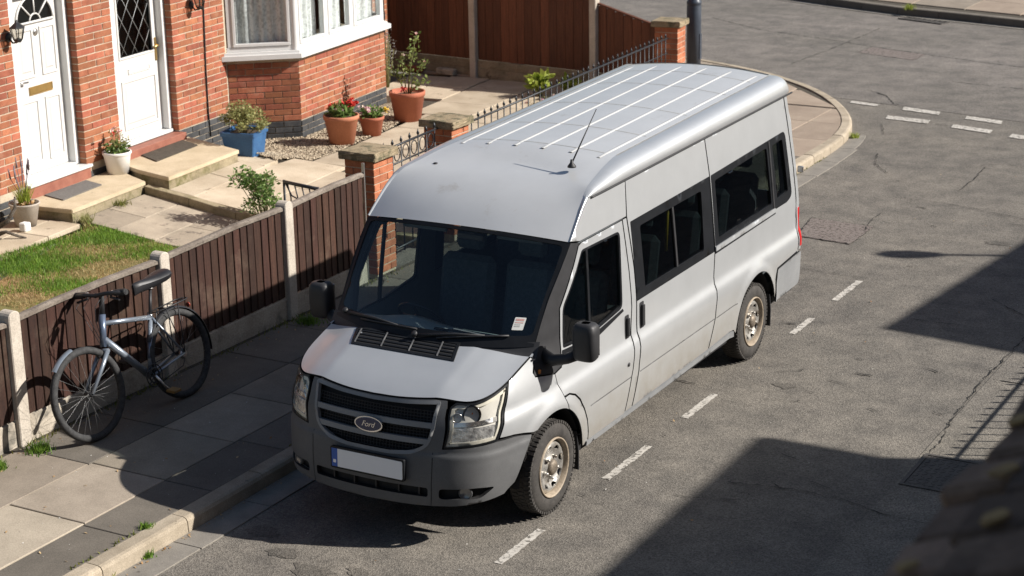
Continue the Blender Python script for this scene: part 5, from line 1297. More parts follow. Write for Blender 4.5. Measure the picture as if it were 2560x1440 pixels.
# wipers
def wiper(pivot, tip, nm='wiper'):
    w_ = empty(nm, (0, 0, 0)); w_.parent = van
    P = lambda u, t, o=.018: Vector(screen(u, t))+Vector((0, -.8, .6)).normalized()*o
    p0, p1 = P(*pivot, .02), P(*tip, .022); mid = p0.lerp(p1, .5)+Vector((0, -.01, .012))
    MB().tube([p0, mid, p1.lerp(p0, .15)], [.013, .010, .006], 7).build('wiper_arm', m_matt, w_)
    b0 = (pivot[0]+(tip[0]-pivot[0])*.28, pivot[1]+(tip[1]-pivot[1])*.28-.01); b1 = (tip[0]+(tip[0]-pivot[0])*.12, tip[1]+.005)
    MB().tube([P(b0[0]+(b1[0]-b0[0])*k/6, b0[1]+(b1[1]-b0[1])*k/6+.03*math.sin(k/6*math.pi)*.3, .010) for k in range(7)], .008, 6).build('wiper_blade', m_matt, w_)
    MB().lathe([(0, 0), (.022, 0), (.022, .025), (.012, .03), (0, .03)], 12, Matrix.Translation(p0) @ Matrix.Rotation(R(30), 4, 'X')).build('pivot', m_matt, w_)
wiper((-.86, .065), (-.12, .085)); wiper((-.02, .040), (.70, .095))
# forehead
cf = [(.385, 1.993), (.50, 2.085), (.66, 2.175), (.86, 2.245), (1.02, 2.275), (1.20, 2.297)]
ef = [(.855, .47, 1.948), (.848, .58, 2.040), (.838, .69, 2.128), (.822, .79, 2.200), (.806, .85, 2.236), (.785, .92, 2.262)]
ef = [(.874, .47, 1.948), (.862, .58, 2.042), (.848, .69, 2.132), (.830, .79, 2.206), (.812, .86, 2.243), (.79, .93, 2.268)]
def forehead(u, t):
    i = min(int(t*5), 4); f = t*5-i; sm = f
    c = [cf[i][k]*(1-sm)+cf[i+1][k]*sm for k in (0, 1)]; e = [ef[i][k]*(1-sm)+ef[i+1][k]*sm for k in (0, 1, 2)]; b = abs(u)**2.2
    return (u*e[0], c[0]+(e[1]-c[0])*b, c[1]+(e[2]-c[1])*b)
rows = [[forehead(u, t) for u in np.linspace(-1, 1, 41)] for t in np.linspace(0, 1, 31)]
P_ = np.array(rows)
for _ in range(6): P_[1:-1] = .5*P_[1:-1]+.25*(P_[:-2]+P_[2:])
# --- roof with its rounded edges
def rsec(y):
    zg = 2.203+.016*max(0, y-1.0); hh = ss(.78, 1.25, y); h = .125+.012*max(0, y-1.2); h *= .35+.65*hh
    if y < 1.3: h = max(h, 0)
    k = ss(4.99, 4.86, y)
    return [(.862, zg), (.872, zg+.012), (.871, zg+.26*h), (.858, zg+.56*h), (.826, zg+.82*h), (.775, zg+.95*h), (.70, zg+1.0*h)], zg, h
ROOF_C = lambda x, y: rsec(y)[1]+rsec(y)[2]*(1.0+.30*(1-(abs(x)/.70)**2))
rows = []
for y in list(np.linspace(0, 1, 16)):
    r_ = []
    for k in range(41):
        u = -1+k/20; b = abs(u)**2.2; y0 = 1.20+(.93-1.20)*b; yy = y0+(1.55-y0)*y
        f = P_[-1][k]; x = u*(.79*(1-y)+.70*y)
        r_.append((x, yy, f[2]*(1-y)**1.6+(1-(1-y)**1.6)*ROOF_C(min(abs(x), .70), yy)))
    rows.append(r_)
FR = np.concatenate([P_[:-1], np.array(rows)])
E0 = FR[:, [0, -1]].copy()
for _ in range(14): FR[1:-1, :, 1:] = .5*FR[1:-1, :, 1:]+.25*(FR[:-2, :, 1:]+FR[2:, :, 1:])
MB().grid(FR.tolist()).build('roof_front', m_roof_paint, van)
EY, EX, EZ = FR[:, -1, 1], FR[:, -1, 0], FR[:, -1, 2]
for sg in (1, -1):
    rows = []
    for y in list(np.linspace(.80, 1.55, 14))+list(np.linspace(1.65, 4.7, 24))+[4.80, 4.86, 4.90, 4.925, 4.94]:
        zg = rsec(y)[1]+.004; dz = 0 if y < 4.8 else -.10*((y-4.8)/.14)**2; dx = 0 if y < 4.8 else -.05*((y-4.8)/.14)**2
        ex_, ez_ = (float(np.interp(y, EY, EX)), float(np.interp(y, EY, EZ))) if y < 1.55 else (.70, ROOF_C(.70, y))
        ez_ = max(ez_, zg+.004); k = ss(.79, .95, y)
        r_ = [(.860+.002*k, zg-.004)]+[(ex_+(.864+.008*k-ex_)*math.cos(t)**.75, zg+.006+(ez_+.001-zg-.006)*math.sin(t)**.75) for t in np.linspace(0, math.pi/2, 9)]
        rows.append([(sg*(x+dx), y, z+dz*min(1, max(0, (z-zg)/.1))) for x, z in r_])
    MB().grid(rows).build('roof_edge', m_paint_van, van)
    MB().tube([(sg*.8665, y, rsec(y)[1]-.006) for y in np.linspace(.84, 4.93, 60)], .0085, 6).build('gutter', m_matt, van)
    # strip from the forehead's edge to the cab side
    sp_ = [Vector(q) for q in ((.478, 1.952), (.583, 2.044), (.70, 2.142), (.80, 2.206), (.83, 2.208))]; ds_ = [0]
    for p0, p1 in zip(sp_, sp_[1:]): ds_.append(ds_[-1]+(p1-p0).length)
    ks = [k for k in range(len(FR)) if FR[k][-1][1] <= .83]; rows = []
    for i_, k in enumerate(ks):
        f = i_/(len(ks)-1)*ds_[-1]; yy, zz = float(np.interp(f, ds_, [q.x for q in sp_])), float(np.interp(f, ds_, [q.y for q in sp_]))
        e = Vector(FR[k][-1]); s_ = Vector(sideR(yy, zz)); m_ = (e+s_)/2+Vector((.007, -.007, .006))
        rows.append([(sg*v.x, v.y, v.z) for v in (e, e*.55+m_*.45+Vector((.002, -.002, .002)), m_, s_*.55+m_*.45+Vector((.002, -.001, .001)), s_)])
    MB().grid(rows).build('roof_corner', m_paint_van, van)
rows = [[tuple(FR[-1][k]) for k in range(41)]]
for y in list(np.linspace(1.6, 4.75, 30))+[4.82, 4.88, 4.92, 4.945]:
    dz = 0 if y < 4.8 else -.10*((y-4.8)/.14)**2; rows.append([(u*.70, y, ROOF_C(u*.70, y)+dz) for u in np.linspace(-1, 1, 41)])
MB().grid(rows).build('roof_panel', m_roof_paint, van)
for x in (-.625, -.385, -.135, .115, .365, .61):
    y0, y1 = (1.47, 4.66); N = 24; r_ = []
    for i in range(N+1):
        y = y0+(y1-y0)*i/N; e = .0062*min(1, i/1.0, (N-i)/1.0); z = ROOF_C(x, y); r_.append([(x-.017, y, z-.002), (x-.009, y, z+e*.85), (x, y, z+e), (x+.009, y, z+e*.85), (x+.017, y, z-.002)])
    MB().grid(r_).build('roof_rib', m_rib, van)
m_seal = plain('roof_sealant', (.30, .29, .265), .8, var=.3)
for y in (1.60, 2.23, 3.02, 3.86, 4.42):
    xs = np.linspace(-.66, .66, 23) if y > 1.7 else np.linspace(-.60, .60, 23)
    MB().grid([[(x, y-.004, ROOF_C(x, y)+.0015) for x in xs], [(x, y+.004, ROOF_C(x, y)+.0018) for x in xs]]).build('roof_seam', m_seal, van)
for sg in (1, -1): MB().grid([[(sg*.697, y, ROOF_C(.697, y)+.003) for y in np.linspace(1.6, 4.78, 40)], [(sg*.706, y, ROOF_C(.70, y)+.003) for y in np.linspace(1.6, 4.78, 40)]]).build('roof_seam', m_seal, van)
MB().grid([[(x, 4.775, ROOF_C(x, 4.775)+.003) for x in np.linspace(-.69, .69, 20)], [(x, 4.80, ROOF_C(x, 4.80)+.003) for x in np.linspace(-.69, .69, 20)]]).build('rear_seal', m_matt, van)
# aerial
a = Vector((.55, 1.14, ROOF_C(.55, 1.3)-.015)); ae = empty('aerial', (0, 0, 0)); ae.parent = van
MB().lathe([(0, 0), (.035, 0), (.032, .012), (.014, .035), (.010, .06), (0, .06)], 12, Matrix.Translation(a)).build('aerial_base', m_matt, ae); MB().tube([a+Vector((0, 0, .03)), a+Vector((.06, .30, .40))], [.007, .0035], 6).build('aerial_mast', m_matt, ae)
MB().lathe([(0, 0), (.02, 0), (.016, .008), (0, .01)], 10, Matrix.Translation((-.60, 1.02, 2.272))).build('roof_plug', m_matt, van)

# --- nose: bumper, grille, lamps
wz = lambda x: wx(x)
gr_o = [(-.55, zint(wx(.55))-.014), (-.3, zint(wx(.3))-.016), (0, zint(0)-.016), (.3, zint(wx(.3))-.016), (.55, zint(wx(.55))-.014), (.47, .76), (.36, .700), (.18, .682), (-.18, .682), (-.36, .700), (-.47, .76)]
gr_w = rnd([(wx(x), z) for x, z in gr_o], [.02, 0, 0, 0, .02, .06, .05, 0, 0, .05, .06])
bw = [(wx(-.60), 1.005), (wx(-.57), .755), (wy(-.665), .785), (wy(-.50), .775), (wy(-.315), .728), (wy(-.37), .55), (wy(-.42), .40), (wy(-.475), .30), (wx(.70), .262), (wx(.40), .248), (0.0001, .245)]
def mirw(P): return [(-a, z) for a, z in P]
right = [(wx(.60), zint(wx(.60))-.003), (wx(.572), .75), (wy(-.665), .782), (wy(-.50), .772), (wy(-.305), .732), (wy(-.39), .60), (wy(-.49), .43), (wy(-.575), .365), (wx(.68), .332), (wx(.38), .318)]
bumper_poly = right+[(0., .314)]+mirw(right)[::-1]+[(w_, zint(w_)-.003) for w_ in np.linspace(wx(-.58), wx(.58), 13)]
slot = rnd([(wx(-.48), .392), (wx(-.48), .462), (wx(.48), .462), (wx(.48), .392)], .02)
fogR = rnd([(wx(.56), .385), (wx(.56), .462), (wx(.80), .468), (wx(.88), .452), (wx(.82), .385)], .03); fogL = mirw(fogR)
bumper = panel('front_bumper', bumper_poly, frontf, m_bump, van, [gr_w, slot, fogR, fogL], .035, .03, .003, vout, stepz=.015, rim=m_dark)
def fr_panel(name, poly, mat, parent, off=0., thick=.012, holes=(), step=.04, gap=0): return panel(name, poly, frontf, mat, parent, holes, step, thick, gap, vout, off=off)
fr_panel('intake_back', inset(slot, -.02), m_dark, bumper, -.045, 0)
for x in (-.33, -.14, .05, .24, .40): fr_panel('intake_rib', [(wx(x), .385), (wx(x), .468), (wx(x)+.012, .468), (wx(x)+.012, .385)], m_matt, bumper, -.02, .02)
for sg, f in ((1, fogR), (-1, fogL)):
    fr_panel('fog_recess', inset(f, -.015), m_dark, bumper, -.05, 0)
    c = Vector(frontf(wx(.735)*sg, .425)); dirv = Vector((.45*sg, -1, 0)).normalized(); M = Matrix.Translation(c-dirv*.035) @ dirv.to_track_quat('Z', 'Y').to_matrix().to_4x4()
    fg = empty('fog_lamp', (0, 0, 0)); fg.parent = van
    MB().lathe([(.046, -.02), (.050, .012), (.046, .018), (.040, .014)], 20, M).build('fog_ring', m_bump, fg); MB().lathe([(0, .002), (.02, .004), (.04, .012)], 20, M).build('fog_lens', plain('fog_glass', (.22, .22, .22), .2, .5), fg)
    # step line and seam on the bumper corner
    fr_panel('bumper_seam', [(wx(.505)*sg, .33), (wx(.505)*sg, .72), (wx(.510)*sg, .72), (wx(.510)*sg, .33)], m_dark, bumper, .0015, 0)
# grille
grl = empty('grille', (0, 0, 0)); grl.parent = van
fr_panel('grille_surround', inset(gr_w, -.004), m_bump2, grl, .004, .03, [inset(gr_w, .020)])
fr_panel('grille_back', inset(gr_w, -.01), m_dark, grl, -.055, 0)
mesh_b = MB()
def gl_in(w_, z): return inpoly(w_, z, inset(gr_w, .012))
for k in range(15):
    z = .70+k*.021; ws = [w_ for w_ in np.linspace(-.56, .56, 57) if gl_in(w_, z)]
    if len(ws) > 3: mesh_b.tube([Vector(frontf(w_, z))+Vector((0, .034, 0)) for w_ in ws[::2]+[ws[-1]]], .0035, 4, False)
for k in range(43):
    w_ = -.546+k*.026; zs = [z for z in np.linspace(.69, 1.0, 25) if gl_in(w_, z)]
    if len(zs) > 2: mesh_b.tube([Vector(frontf(w_, zs[0]))+Vector((0, .032, 0)), Vector(frontf(w_, zs[-1]))+Vector((0, .032, 0))], .0035, 4, False)
mesh_b.build('grille_mesh', m_matt, grl)
for z0, z1, hw in ((.888, .926, .520), (.772, .810, .470)):
    fr_panel('grille_bar', [(wx(-hw), z0), (wx(-hw-.012), z1), (wx(hw+.012), z1), (wx(hw), z0)], m_bump2, grl, .0, .03)
# badge
bd = empty('badge', (0, 0, 0)); bd.parent = van
bc = Vector(frontf(0, .862))+Vector((0, -.012, 0)); MBd = Matrix.Translation(bc) @ Matrix.Rotation(R(82), 4, 'X')
ell = lambda a, b, n=32: [(a*math.cos(t), b*math.sin(t)) for t in np.linspace(0, 2*math.pi, n+1)[:-1]]
MB().prism(ell(.118, .056), -.02, .004, MBd).build('badge_rim', m_chrome, bd); MB().prism(ell(.106, .047), .0045, .009, MBd).build('badge_field', plain('badge_blue', (.012, .022, .075), .25, coat=.6), bd)
tc = bpy.data.curves.new('badge_text', 'FONT'); tc.body = 'Ford'; tc.size = .056; tc.shear = .35; tc.align_x = 'CENTER'; tc.align_y = 'CENTER'; tc.extrude = .0012
to = bpy.data.objects.new('tmp', tc); COL.objects.link(to); dg_ = bpy.context.evaluated_depsgraph_get(); tme = bpy.data.meshes.new_from_object(to.evaluated_get(dg_)); bpy.data.objects.remove(to)
tme.transform(MBd @ Matrix.Translation((0, 0, .0105))); link('badge_lettering', tme, m_chrome, bd)
# number plate
pl = empty('number_plate', (0, 0, 0)); pl.parent = van
Mp = Matrix.Translation(Vector(frontf(0, .585))+Vector((.012, -.022, -.002))) @ Matrix.Rotation(R(88), 4, 'X')
MB().prism(rnd([(-.312, -.082), (.312, -.082), (.312, .082), (-.312, .082)], .014), -.02, .004, Mp).build('plate_surround', m_trim, pl)
MB().prism(rnd([(-.250, -.068), (.300, -.068), (.300, .068), (-.250, .068)], [0, .012, .012, 0]), .0045, .007, Mp).build('plate_face', m_white_pl, pl)
MB().prism([(-.300, -.068), (-.2505, -.068), (-.2505, .068), (-.300, .068)], .0045, .007, Mp).build('plate_band', m_blue_pl, pl)
MB().prism(rnd([(-.287, -.040), (-.263, -.040), (-.263, -.015), (-.287, -.015)], .005), .0072, .0076, Mp).build('plate_emblem', m_white_pl, pl)
# headlamps
for sg in (1, -1):
    hl_ = empty('headlamp', (0, 0, 0)); hl_.parent = van
    H_ = [(wx(.582), .757), (wx(.602), .885), (wx(.622), zint(wx(.622))-.045)]+[(w_, zint(w_)-.010) for w_ in np.linspace(wx(.66), wy(-.525), 7)]+[(wy(-.572), 1.02), (wy(-.658), .788)]
    P = [(a*sg, z) for a, z in H_]; P = rnd(P, .012, 2)
    fr_panel('lamp_gasket', inset(P, -.004), m_trim, hl_, -.001, .03, [inset(P, .009)])
    fr_panel('lamp_bezel', inset(P, .004), plain('lamp_bezel', (.62, .60, .53), .35), hl_, -.012, .03, [inset(P, .032)])
    fr_panel('lamp_lens', inset(P, .008), m_lamp_lens, hl_, .002, 0)
    fr_panel('lamp_back', inset(P, .0), plain('lamp_back', (.62, .61, .58), .3, .1), hl_, -.030, 0)
    fr_panel('lamp_divider', [(wx(.60)*sg, .905), (wx(.605)*sg, .935), (wy(-.635)*sg, .955), (wy(-.64)*sg, .925)], m_reflector, hl_, -.022, .05)
    for (cx_, cz, rr, deep) in ((.765, .985, .060, m_reflector), (.672, .965, .032, m_amber)):
        c = Vector(frontf(wx(cx_)*sg, cz)); dv = Vector((.55*sg, -1, .05)).normalized(); M = Matrix.Translation(c-dv*.030) @ dv.to_track_quat('Z', 'Y').to_matrix().to_4x4()
        MB().lathe([(rr*.25, -.03), (rr*.7, -.018), (rr, .012), (rr*1.08, .016), (rr*1.1, .0)], 22, M).build('reflector_bowl', plain('bowl', (.10, .09, .085), .12, 1) if rr > .05 else m_reflector, hl_); MB().lathe([(0, .0), (rr*.22, -.006), (rr*.3, -.03)], 12, M).build('bulb', m_amber, hl_)
    fr_panel('main_reflector', rnd([(wx(.625)*sg, .785), (wx(.632)*sg, .895), (wy(-.668)*sg, .91), (wy(-.685)*sg, .805)], .02), mottled('faceted_reflector', (.20, .20, .21), (.88, .89, .90), 26, .15, 60, .3, .5, .01, metal=.55), hl_, -.018, .02)

# --- rear end (closed; faces away)
rear = [(sg*x, z) for sg in (1,) for x, z in ((.955, .42), (.98, .8), (.95, 1.25), (.88, 2.0), (.82, 2.24), (.6, 2.38))]
poly = rear+[(-x, z) for x, z in rear[::-1]]
rb = panel('rear_wall', poly, lambda x, z: (x, 4.955-.06*ss(1.3, 2.4, z)-.03*(abs(x)/.95)**4, z), m_paint_van, van, [rnd([(.06, 1.30), (.78, 1.30), (.72, 1.95), (.06, 1.95)], .05), rnd([(-.06, 1.30), (-.78, 1.30), (-.72, 1.95), (-.06, 1.95)], .05)], .08, .02, 0, (0, 1, 0))
for sg in (1, -1): panel('rear_pane', [(.05*sg, 1.29), (.79*sg, 1.29), (.73*sg, 1.96), (.05*sg, 1.96)], lambda x, z: (x, 4.94-.06*ss(1.3, 2.4, z)-.03*(abs(x)/.95)**4, z), m_tglass, van, (), .1, 0, 0, (0, 1, 0))
MB().box((-.93, 4.90, .42), (.93, 5.02, .66), .03).build('rear_bumper', m_bump2, van)
MB().box((.93, 4.955, 1.50), (.985, 4.985, 1.56), .006).build('rear_hinge', m_steel, van)
# --- underside and interior
MB().box((-.70, -.62, .35), (.70, -.46, .60)).box((-.60, -.455, .33), (.60, .50, .42)).box((-.92, .51, .30), (.92, 3.35, .42)).box((-.60, 3.355, .30), (.60, 4.40, .42)).box((-.92, 4.405, .36), (.92, 4.93, .44)).build('underbody', m_dark, van)
MB().box((-.88, -.10, .44), (.88, 4.9, .56)).build('cabin_floor', m_int, van)
MB().box((-.86, -.16, .56), (.86, -.10, 1.20)).build('bulkhead', m_int, van)
MB().grid([[(u*.84, y, 2.165+.008*max(0, y-1)) for u in np.linspace(-1, 1, 5)] for y in (.80, 1.5, 3, 4.85)]).build('headlining', plain('headlining', (.16, .16, .15), .9), van)
ds = []
for x in np.linspace(-.84, .84, 21):
    fwd = -.20+.16*(abs(x)/.885)**2; r_ = []
    hump = .05*math.exp(-((x+.40)/.22)**2); r_ = [(x, fwd+.04, 1.225), (x, fwd+.22, 1.235+hump*.5), (x, .22, 1.225+hump), (x, .36, 1.185+hump), (x, .40, 1.08), (x, .34, .80), (x, .25, .6)]
    ds.append(r_)
MB().grid(ds).build('dashboard', m_dash, van)
MB().box((.03, .02, 1.232), (.40, .20, 1.245), .006).build('dash_tray', m_int, van); MB().box((-.10, .12, 1.236), (.22, .15, 1.25), .004).build('demist_vent', m_dark, van); MB().box((.44, .02, 1.234), (.78, .22, 1.243), .003).build('paper', plain('paper_sheet', (.16, .17, .165), .8), van)
swc = Vector((-.40, .43, 1.20)); Ms = Matrix.Translation(swc) @ Matrix.Rotation(R(-48), 4, 'X')
sw_ = MB(); sw_.loop([Ms @ Vector((.19*math.cos(t), .19*math.sin(t), 0)) for t in np.linspace(0, 2*math.pi, 33)[:-1]], .014, 8); sw_.lathe([(0, .0), (.06, -.01), (.07, -.04), (0, -.05)], 14, Ms)
for a_ in (0, 180, 270): sw_.tube([Ms @ Vector((0, 0, -.02)), Ms @ Vector((.19*math.cos(R(a_)), .19*math.sin(R(a_)), 0))], .012, 6)
sw_.build('steering_wheel', m_trim, van)
def seat(x, y, w_, nm='seat'):
    s_ = empty(nm, (x, y, .56)); s_.parent = van
    MB().box((-w_/2, -.24, .10), (w_/2, .24, .36), .05).build('cushion', m_seat, s_)
    MB().box((-w_/2, 0, 0), (w_/2, .13, .66), .05, Matrix.Translation((0, .20, .30)) @ Matrix.Rotation(R(-12), 4, 'X')).build('backrest', m_seat, s_)
    MB().box((-.13, 0, .70), (.13, .10, .88), .035, Matrix.Translation((0, .21, .30)) @ Matrix.Rotation(R(-12), 4, 'X')).build('headrest', m_seat, s_)
    MB().box((-w_/2+.05, -.18, 0), (w_/2-.05, .2, .10)).build('seat_base', m_int, s_)
seat(-.44, .86, .50); seat(.12, .88, .44); seat(.58, .88, .44)
for y in (2.0, 2.85, 3.7, 4.4):
    for x in (-.62, -.18, .40 if y > 3 else .50): seat(x, y, .42)
MB().tube([(.66, 2.62, 1.30), (.66, 2.66, 1.75)], .014, 8).build('grab_pole', plain('yellow_pole', (.75, .50, .03), .4), van)
MB().tube([(.70, 1.75, 1.32), (.70, 1.92, 1.32)], .014, 8).build('grab_rail', plain('yellow_rail', (.62, .44, .05), .4), van)
MB().box((-.12, .52, 1.84), (.12, .56, 1.90), .012).build('interior_mirror', m_matt, van)
for sg in (-1, 1): MB().box((sg*.42-.20, .54, 1.875), (sg*.42+.20, .565, 1.945), .008, None).build('sun_visor', m_int, van)
# sticker on the screen
def scr_off(o): return lambda u, t: tuple(Vector(screen(u, t))+Vector((0, -.72, .69))*o)
panel('screen_sticker', rnd([(.785, .155), (.875, .155), (.875, .270), (.785, .270)], .008), scr_off(.002), plain('sticker_white', (.70, .70, .66), .6), van, (), .03, 0, 0, so_)
for z0, z1, c in ((.252, .272, 'r'), (.232, .240, 'r'), (.214, .220, 'g'), (.198, .204, 'g')):
    panel('sticker_print', [(.797, z0-.014), (.863 if c == 'r' else .845, z0-.014), (.863 if c == 'r' else .845, z1-.014), (.797, z1-.014)], scr_off(.0032), plain('print_'+c, (.58, .34, .30) if c == 'r' else (.35, .35, .33), .6), van, (), .03, 0, 0, so_)
# --- wheels
def van_wheel(sg, cy, nm='wheel'):
    e = empty(nm, (.975*sg-(.0 if cy == 0 else .005)*sg, cy, .352)); e.parent = van; e.rotation_euler = (0, 0, 0)
    M = Matrix.Rotation(R(90*sg), 4, 'Y')    # z axis outwards
    MB().lathe([(.215, -.03), (.222, -.012), (.250, .0), (.290, -.002), (.318, -.010), (.338, -.026), (.350, -.045), (.352, -.10), (.352, -.16), (.343, -.19), (.30, -.205), (.215, -.19)], 56, M).build('tyre', m_tyre_v, e)
    lug = MB()
    for k in range(60):
        a = 2*math.pi*k/60
        for (z0, z1, tw, da) in ((-.062, -.012, .012, 0), (-.115, -.072, .013, .05), (-.170, -.125, .012, 0)):
            L_ = Matrix.Rotation(a+da, 4, 'Z'); r0, r1 = (.338, .356) if z0 < -.065 else (.332, .354)
            bx = M @ L_ @ Matrix.Translation((0, 0, 0)); lug.box((r0, -tw, z0), (r1 if z1 < -.03 else r1-.002, tw, z1), 0, bx)
    lug.build('tread', m_tyre_v, e)
    MB().lathe([(.228, -.012), (.226, .002), (.219, .004), (.214, -.004), (.206, -.030), (.203, -.055)], 48, M).build('rim', m_rim_edge, e)
    # pressed steel disc with slots
    dep = crm([0, .055, .07, .10, .13, .165, .19, .206], [-.020, -.022, -.028, -.050, -.040, -.020, -.030, -.055])
    def dm(a, b): r_ = math.hypot(a, b); return tuple(M @ Vector((a, b, dep(r_))))
    out_ = [(.205*math.cos(t), .205*math.sin(t)) for t in np.linspace(0, 2*math.pi, 49)[:-1]]
    holes = []
    for k in range(8):
        t = 2*math.pi*k/8+.2; c = (.152*math.cos(t), .152*math.sin(t)); ux, uy = (-math.sin(t), math.cos(t)), (math.cos(t), math.sin(t))
        holes.append([(c[0]+ux[0]*.031*math.cos(q)*1.0+uy[0]*.019*math.sin(q), c[1]+ux[1]*.031*math.cos(q)+uy[1]*.019*math.sin(q)) for q in np.linspace(0, 2*math.pi, 13)[:-1]])
    panel('wheel_disc', out_, dm, m_rim_v, e, holes, .02, .014, 0, (sg, 0, 0))
    MB().lathe([(.205, -.09), (0, -.09)], 30, M).build('brake_drum', m_dark, e)
    h = MB(); h.lathe([(.062, -.045), (.060, -.012), (.045, .002), (.030, .006), (0, .008)], 24, M)
    h.build('hub_cap', mottled('rusty_hub', (.09, .075, .06), (.24, .20, .155), 18, .6, 60, .5, .5, .004, metal=.5), e)
    for k in range(5):
        t = 2*math.pi*k/5; MB().lathe([(.013, -.045), (.013, -.012), (.007, -.008), (0, -.008)], 6, M @ Matrix.Translation((.085*math.cos(t), .085*math.sin(t), 0))).build('wheel_nut', m_rim_v, e)
    return e
for sg in (1, -1):
    for cy in (0.03, WB): van_wheel(sg, cy)
# ================================================================== bicycle leaning on the fence
bk = empty('bicycle', (-2.84, 0, .113), 0, 'silver blue town bicycle with rear rack leaning against the brown fence', 'bicycle')
LEAN = math.atan(.20)
# local bike plane: a = along +y (rear positive), h = height; lean towards -x
def bp_(a, h, w=0.): return Vector((-math.sin(LEAN)*h+math.cos(LEAN)*w, a, math.cos(LEAN)*h+math.sin(LEAN)*w))
m_tyre = mottled('bicycle_tyre', (.022, .022, .023), (.05, .05, .05), 30, .8, 120, .4, .4, .003)
m_bframe = plain('bicycle_frame_paint', (.25, .285, .33), .3, .5, .5, var=.1)
m_bblue = plain('bicycle_blue_paint', (.13, .165, .235), .3, .45, .5)
m_alloy = plain('alloy', (.60, .60, .60), .32, .95)
m_bblack = plain('bicycle_black', (.018, .018, .020), .5)
def tb(name, pts, rad, mat, parent=bk, n=9): return MB().tube(pts, rad, n).build(name, mat, parent)
WR = .385
RA, FA = (.51, WR), (-.62, WR)     # axles
STEER = R(-4); hd0, hd1 = (-.345, .70), (-.275, .955)   # head tube bottom and top
def wheel(axle, steer=0, nm='wheel'):
    e = empty(nm, (0, 0, 0)); e.parent = bk
    ax = bp_(*axle)
    # basis
    ea, eh, ew = bp_(1, 0), bp_(0, 1), bp_(0, 0, 1)
    if steer:
        Rm = Matrix.Rotation(steer, 3, bp_(hd1[0]-hd0[0], hd1[1]-hd0[1]).normalized())
        ea, ew, eh = Rm @ ea, Rm @ ew, Rm @ eh
        piv = bp_(*hd0); ax = piv+Rm @ (ax-piv)
    c = lambda t, r: ax+ea*(r*math.cos(t))+eh*(r*math.sin(t))
    T = np.linspace(0, 2*math.pi, 49)[:-1]
    MB().loop([c(t, WR-.030) for t in T], .031, 10).build('tyre', m_tyre, e)
    rm = MB(); rm.loop([c(t, WR-.047) for t in T], .011, 8); rm.build('rim', m_alloy, e)
    sp = MB()
    for k in range(28):
        t = 2*math.pi*k/28; sd = 1 if k % 2 else -1; t0 = t+sd*.55*(1 if k % 4 < 2 else -1); sp.tube([c(t0, .022)+ew*(.030*sd), c(t, WR-.05)], .0012, 4, False)
    o = sp.build('spokes', plain('dull_spoke', (.22, .22, .22), .45, .8), e)
    MB().tube([ax-ew*.05, ax-ew*.03, ax+ew*.03, ax+ew*.05], [.012, .022, .022, .012], 10).build('hub', m_bblack, e)
    return ax, ea, eh, ew
raxle, *_ = wheel(RA); faxle, fea, feh, few = wheel(FA, STEER)
BBp, STp = (.10, .315), (.265, .79)
bb, stt, h0, h1 = bp_(*BBp), bp_(*STp), bp_(*hd0), bp_(*hd1)
tb('down_tube', [h0+(h1-h0)*.25, bb], .031, m_bframe); tb('top_tube', [h0+(h1-h0)*.72, stt-(stt-bb)*.03], .0215, m_bframe)
tb('seat_tube', [bb, stt], .0215, m_bframe); tb('seat_tube_band', [bb+(stt-bb)*.28, bb+(stt-bb)*.66], .0222, m_bblue)
tb('head_tube', [h0, h1], .029, m_bblue)
for sd in (-1, 1):
    ww = bp_(0, 0, .055*sd)
    tb('chain_stay', [bb+ww*.6, raxle+ww], .013, m_bframe); tb('seat_stay', [stt+ww*.4-(stt-bb)*.04, raxle+ww], .010, m_bframe)
    crown = h0-(h1-h0)*.12
    tb('fork_blade', [crown+few*(.045*sd), crown+few*(.05*sd)+(faxle-crown)*.35, faxle+few*(.05*sd)], [.021, .019, .013], m_bframe)
tb('fork_crown', [h0-(h1-h0)*.12-few*.055, h0-(h1-h0)*.12+few*.055], .019, m_bframe)
stem = h1+(h1-h0).normalized()*.15; bar = stem+(feh*.02-fea*.06)
tb('stem', [h1, stem, bar], .023, m_bblack)
hbL, hbR = bar-few*.31+fea*.05, bar+few*.31+fea*.05
tb('handlebar', [hbL, bar-few*.12+feh*.012, bar, bar+few*.12+feh*.012, hbR], .018, m_bblack)
for q, sd in ((hbL, 1), (hbR, -1)):
    tb('grip', [q, q+few*(.015*sd), q+few*(.13*sd), q+few*(.14*sd)], [.024, .029, .027, .022], m_rubber); b0 = q+few*(.17*sd); tb('brake_lever', [b0, b0-feh*.03-fea*.02, b0-feh*.05-few*(.11*sd)-fea*.035], .010, m_bblack); tb('clamp', [q+few*(.145*sd), q+few*(.165*sd)], .022, m_alloy)
for k, off in enumerate((-.14, -.05, .09, .15)):
    c0 = bar+few*off; tb('cable', [c0, c0-fea*.11-feh*.07, c0-fea*.10-feh*.18+few*(-off*.5), h0+(h1-h0)*(.1+.15*k)-fea*.03], .003, m_bblack, n=5)
